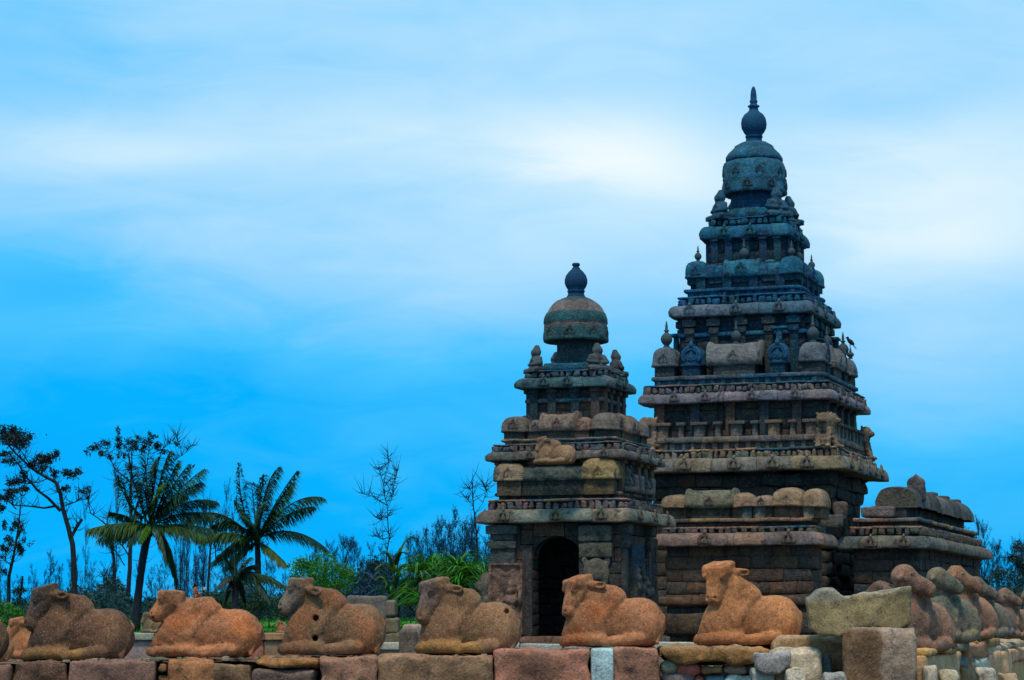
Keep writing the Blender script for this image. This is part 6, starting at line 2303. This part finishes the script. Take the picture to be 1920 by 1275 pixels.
def blade_plant(name, label, cat, cx, base_y, Y, n, hpx, wpx, seed, col, width=.10, yrange=1.2, upright=0.5):
    """Clump of long arching strap leaves; every leaf a folded, bending blade."""
    rg = np.random.default_rng(seed)
    b = at(cx, base_y, Y)
    root = empty(name, b)
    tag(root, label, cat)
    m = Y / FPX
    mb, ms = MB(), MB()
    heads = []
    for k in range(max(4, n // 40)):
        hx = rg.uniform(-0.8, 0.8) * wpx * m
        hz = rg.uniform(0.25, 0.78) * hpx * m * (1 - 0.35 * abs(hx / (wpx * m)))
        h = np.array([hx, rg.uniform(-yrange, yrange), hz])
        heads.append(h)
        ms.tube([[h[0] * 0.6, h[1] * 0.6, -0.1], h * np.array([.85, .85, .5]), h], [.06, .05, .04], 6, (.03, .035, .02))
    for i in range(n):
        h = heads[rg.integers(len(heads))]
        an = rg.uniform(0, 2 * np.pi)
        L = rg.uniform(0.5, 1.0) * hpx * m * 0.55
        out = np.array([math.cos(an), math.sin(an), 0])
        u = rg.uniform(0.2, 1.0) * upright * 2
        p0 = h + out * 0.03
        p1 = p0 + (out * 0.5 + np.array([0, 0, u])) * L * 0.5
        p2 = p1 + (out * 0.8 + np.array([0, 0, u * 0.1 - 0.55])) * L * 0.7
        r = bez(p0, p1 + (p1 - p0) * 0.3, p2, 7)
        sd = np.array([-out[1], out[0], 0])
        w = width * np.array([.6, 1, 1, .9, .7, .45, .05])[:, None] * rg.uniform(.7, 1.2)
        fold = np.array([0, 0, 1.0]) * w * 0.35
        P = np.stack([r - sd * w / 2 + fold, r, r + sd * w / 2 + fold], 1)
        c = np.asarray(col) * rg.uniform(.5, 1.6)
        if rg.random() < .10:
            c = c * 0.6 + np.array((.10, .14, .02))
        mb.grid(P, tuple(c))
    ms.build('stem', M_BARK, root)
    mb.build('leaf_clump', M_LEAF, root)
    return root


blade_plant('screw_pine', 'large bright green screw pine with long arching strap leaves beside the shrine', 'plant', 832, 1166, 94, 1000, 152, 88, 61, (.024, .150, .010), .085, 1.8)
blade_plant('broad_leaf_plant', 'plant with a few broad upright dark green leaves left of the screw pine', 'plant', 738, 1166, 96, 40, 120, 14, 63, (.015, .09, .022), .20, .4, 1.1)

# ------------------------------------------------------------------ birds and people


def bird_fn(P):
    d = ell(P, (0, 0, 0), (0.17, 0.085, 0.085), rotm(0, 0.75, 0))
    d = smin(d, ell(P, (-0.115, 0, 0.165), (0.066, 0.058, 0.062)), 0.06)
    d = smin(d, cap(P, (-0.16, 0, 0.175), (-0.235, 0, 0.165), 0.02, 0.006), 0.015)
    d = smin(d, sbox(P, (0.185, 0, -0.20), (0.13, 0.035, 0.013), 0.01, rotm(0, 0.85, 0)), 0.03)
    for s in (-1, 1):
        d = smin(d, ell(P, (0.05, s * 0.07, -0.02), (0.17, 0.022, 0.07), rotm(0, 0.85, 0)), 0.015)
        d = smin(d, cap(P, (0.0, s * 0.04, -0.09), (-0.01, s * 0.04, -0.22), 0.014, 0.010), 0.01)
    return d


bm_ = sdf_proto('bird', bird_fn, (-0.28, -0.14, -0.34), (0.34, 0.14, 0.26), 0.014, (.012, .016, .035), M_BIRD)


def bird(px, py, Y, rz, s, label):
    o = bpy.data.objects.new('bird', bm_)
    COL.objects.link(o)
    o.location = tuple(at(px, py, Y))
    o.rotation_euler = (0, 0, rz)
    o.scale = (s, s, s)
    return tag(o, label, 'bird')


hT = T.h(204, 676)
zT = T.z(676, hT)
zT = zT + (T.z(638, hT) - zT) * 0.93
lc = hT - 0.15 * hT
place('pot_finial', proto_mesh('pot_finial', unit_finial, M_BASALT), T.root, (lc + 0.30, lc - 0.1, zT), 0, (0.55, 0.55, 0.45))
wc = np.array([T.X, T.Y, T.zb + zT + 0.44]) + U * (lc + 0.30) + Vv * (lc - 0.1)
o = bird(1594, 637, 83.2, 0.2, 0.85, 'black crow perched on a knob at the right side of the tall tower')
o.location = (wc[0], wc[1], wc[2] + 0.22 * 0.85)
bird(517, 996, 107.8, 0.1, 0.42, 'small dark bird on the drooping palm frond, nearer the palm trunk')
bird(529, 997, 107.8, 2.9, 0.40, 'small dark bird on the drooping palm frond, farther out towards its tip')
bird(330, 833, 127.0, 0.6, 0.75, 'dark bird sitting on a bare twig above the left palm')
bird(363, 874, 126.0, 2.6, 0.5, 'dark bird on a bare twig just above a palm frond')


def person(label, px, yhead, Y, rz, shirt, trousers, seed):
    """Standing visitor, 1.62 m tall, one arm bent towards a companion."""
    def body(P):
        d = ell(P, (0, 0, 1.50), (0.085, 0.10, 0.12))
        d = smin(d, cap(P, (0, 0, 1.30), (0, 0, 1.42), 0.055, 0.05), 0.03)
        d = smin(d, ell(P, (0, -0.095, 1.49), (0.016, 0.025, 0.025)), 0.01)
        for s in (-1, 1):
            d = smin(d, ell(P, (s * 0.085, 0, 1.50), (0.014, 0.025, 0.035)), 0.01)
            d = smin(d, ell(P, (s * 0.035, -0.088, 1.525), (0.018, 0.012, 0.010)), 0.006)
        d = smin(d, ell(P, (0, 0, 1.12), (0.165, 0.10, 0.24)), 0.05)
        d = smin(d, ell(P, (0, 0, 0.86), (0.155, 0.11, 0.14)), 0.06)
        for s in (-1, 1):
            d = smin(d, cap(P, (s * 0.17, 0, 1.28), (s * 0.22, 0.02, 1.02), 0.05, 0.042), 0.04)
            e = (0.20, -0.20, 0.98) if s > 0 else (-0.21, -0.04, 0.80)
            d = smin(d, cap(P, (s * 0.22, 0.02, 1.02), e, 0.042, 0.03), 0.02)
            d = smin(d, ell(P, np.asarray(e) + np.array([0, -0.03, -0.05]), (0.025, 0.035, 0.07)), 0.02)
            for q in range(4):
                d = smin(d, cap(P, np.asarray(e) + np.array([0, -0.05 + q * 0.017, -0.09]), np.asarray(e) + np.array([0, -0.06 + q * 0.017, -0.155 + 0.008 * abs(q - 1)]), 0.009, 0.007), 0.004)
            d = smin(d, cap(P, np.asarray(e) + np.array([0, -0.06, -0.04]), np.asarray(e) + np.array([0, -0.085, -0.095]), 0.010, 0.008), 0.006)
            d = smin(d, cap(P, (s * 0.085, 0, 0.82), (s * 0.095, -0.01, 0.46), 0.085, 0.055), 0.04)
            d = smin(d, cap(P, (s * 0.095, -0.01, 0.46), (s * 0.10, 0.02, 0.07), 0.055, 0.038), 0.02)
            d = smin(d, ell(P, (s * 0.10, -0.05, 0.035), (0.045, 0.12, 0.04)), 0.02)
        return d
    w = at(px, yhead, Y)
    root_z = w[2] - 1.64
    me = sdf_proto('person_body', body, (-0.34, -0.34, -0.02), (0.34, 0.24, 1.68), 0.022, (.14, .075, .05), M_SKIN)
    root = empty('person', (w[0], w[1], root_z), rz)
    tag(root, label, 'person')
    place('body', me, root, (0, 0, 0))
    def top(P):
        return smax(body(P) - 0.016, np.maximum(0.82 - P[..., 2], P[..., 2] - 1.37) if False else smax(0.80 - P[..., 2], smax(P[..., 2] - 1.36, np.abs(P[..., 0]) - 0.235, 0.01), 0.01), 0.01)
    def legs(P):
        return smax(body(P) - 0.014, smax(0.10 - P[..., 2], smax(P[..., 2] - 0.84, np.abs(P[..., 0]) - 0.185, 0.01), 0.01), 0.01)
    def hair(P):
        d = smax(ell(P, (0, 0.01, 1.525), (0.10, 0.115, 0.125)), -ell(P, (0, -0.12, 1.47), (0.085, 0.09, 0.10)), 0.02)
        return smin(d, ell(P, (0, 0.085, 1.44), (0.075, 0.05, 0.12)), 0.03)
    for nm, fn, lo, hi, col, mat in (('top', top, (-0.34, -0.34, 0.74), (0.34, 0.24, 1.42), shirt, M_CLOTH), ('trousers', legs, (-0.3, -0.3, 0.04), (0.3, 0.24, 0.9), trousers, M_CLOTH), ('hair', hair, (-0.16, -0.2, 1.25), (0.16, 0.2, 1.72), (.008, .007, .010), M_BIRD)):
        place(nm, sdf_proto(nm + str(seed), fn, lo, hi, 0.022, col, mat), root, (0, 0, 0))
    return root


person('person in an orange top standing far off behind the eroded bull', 367, 1092, 138, 1.4, (.48, .12, .03), (.05, .05, .09), 1)
person('dark haired person in a pale blue top beside the person in orange', 381, 1091, 139, -1.3, (.45, .55, .62), (.03, .04, .10), 2)
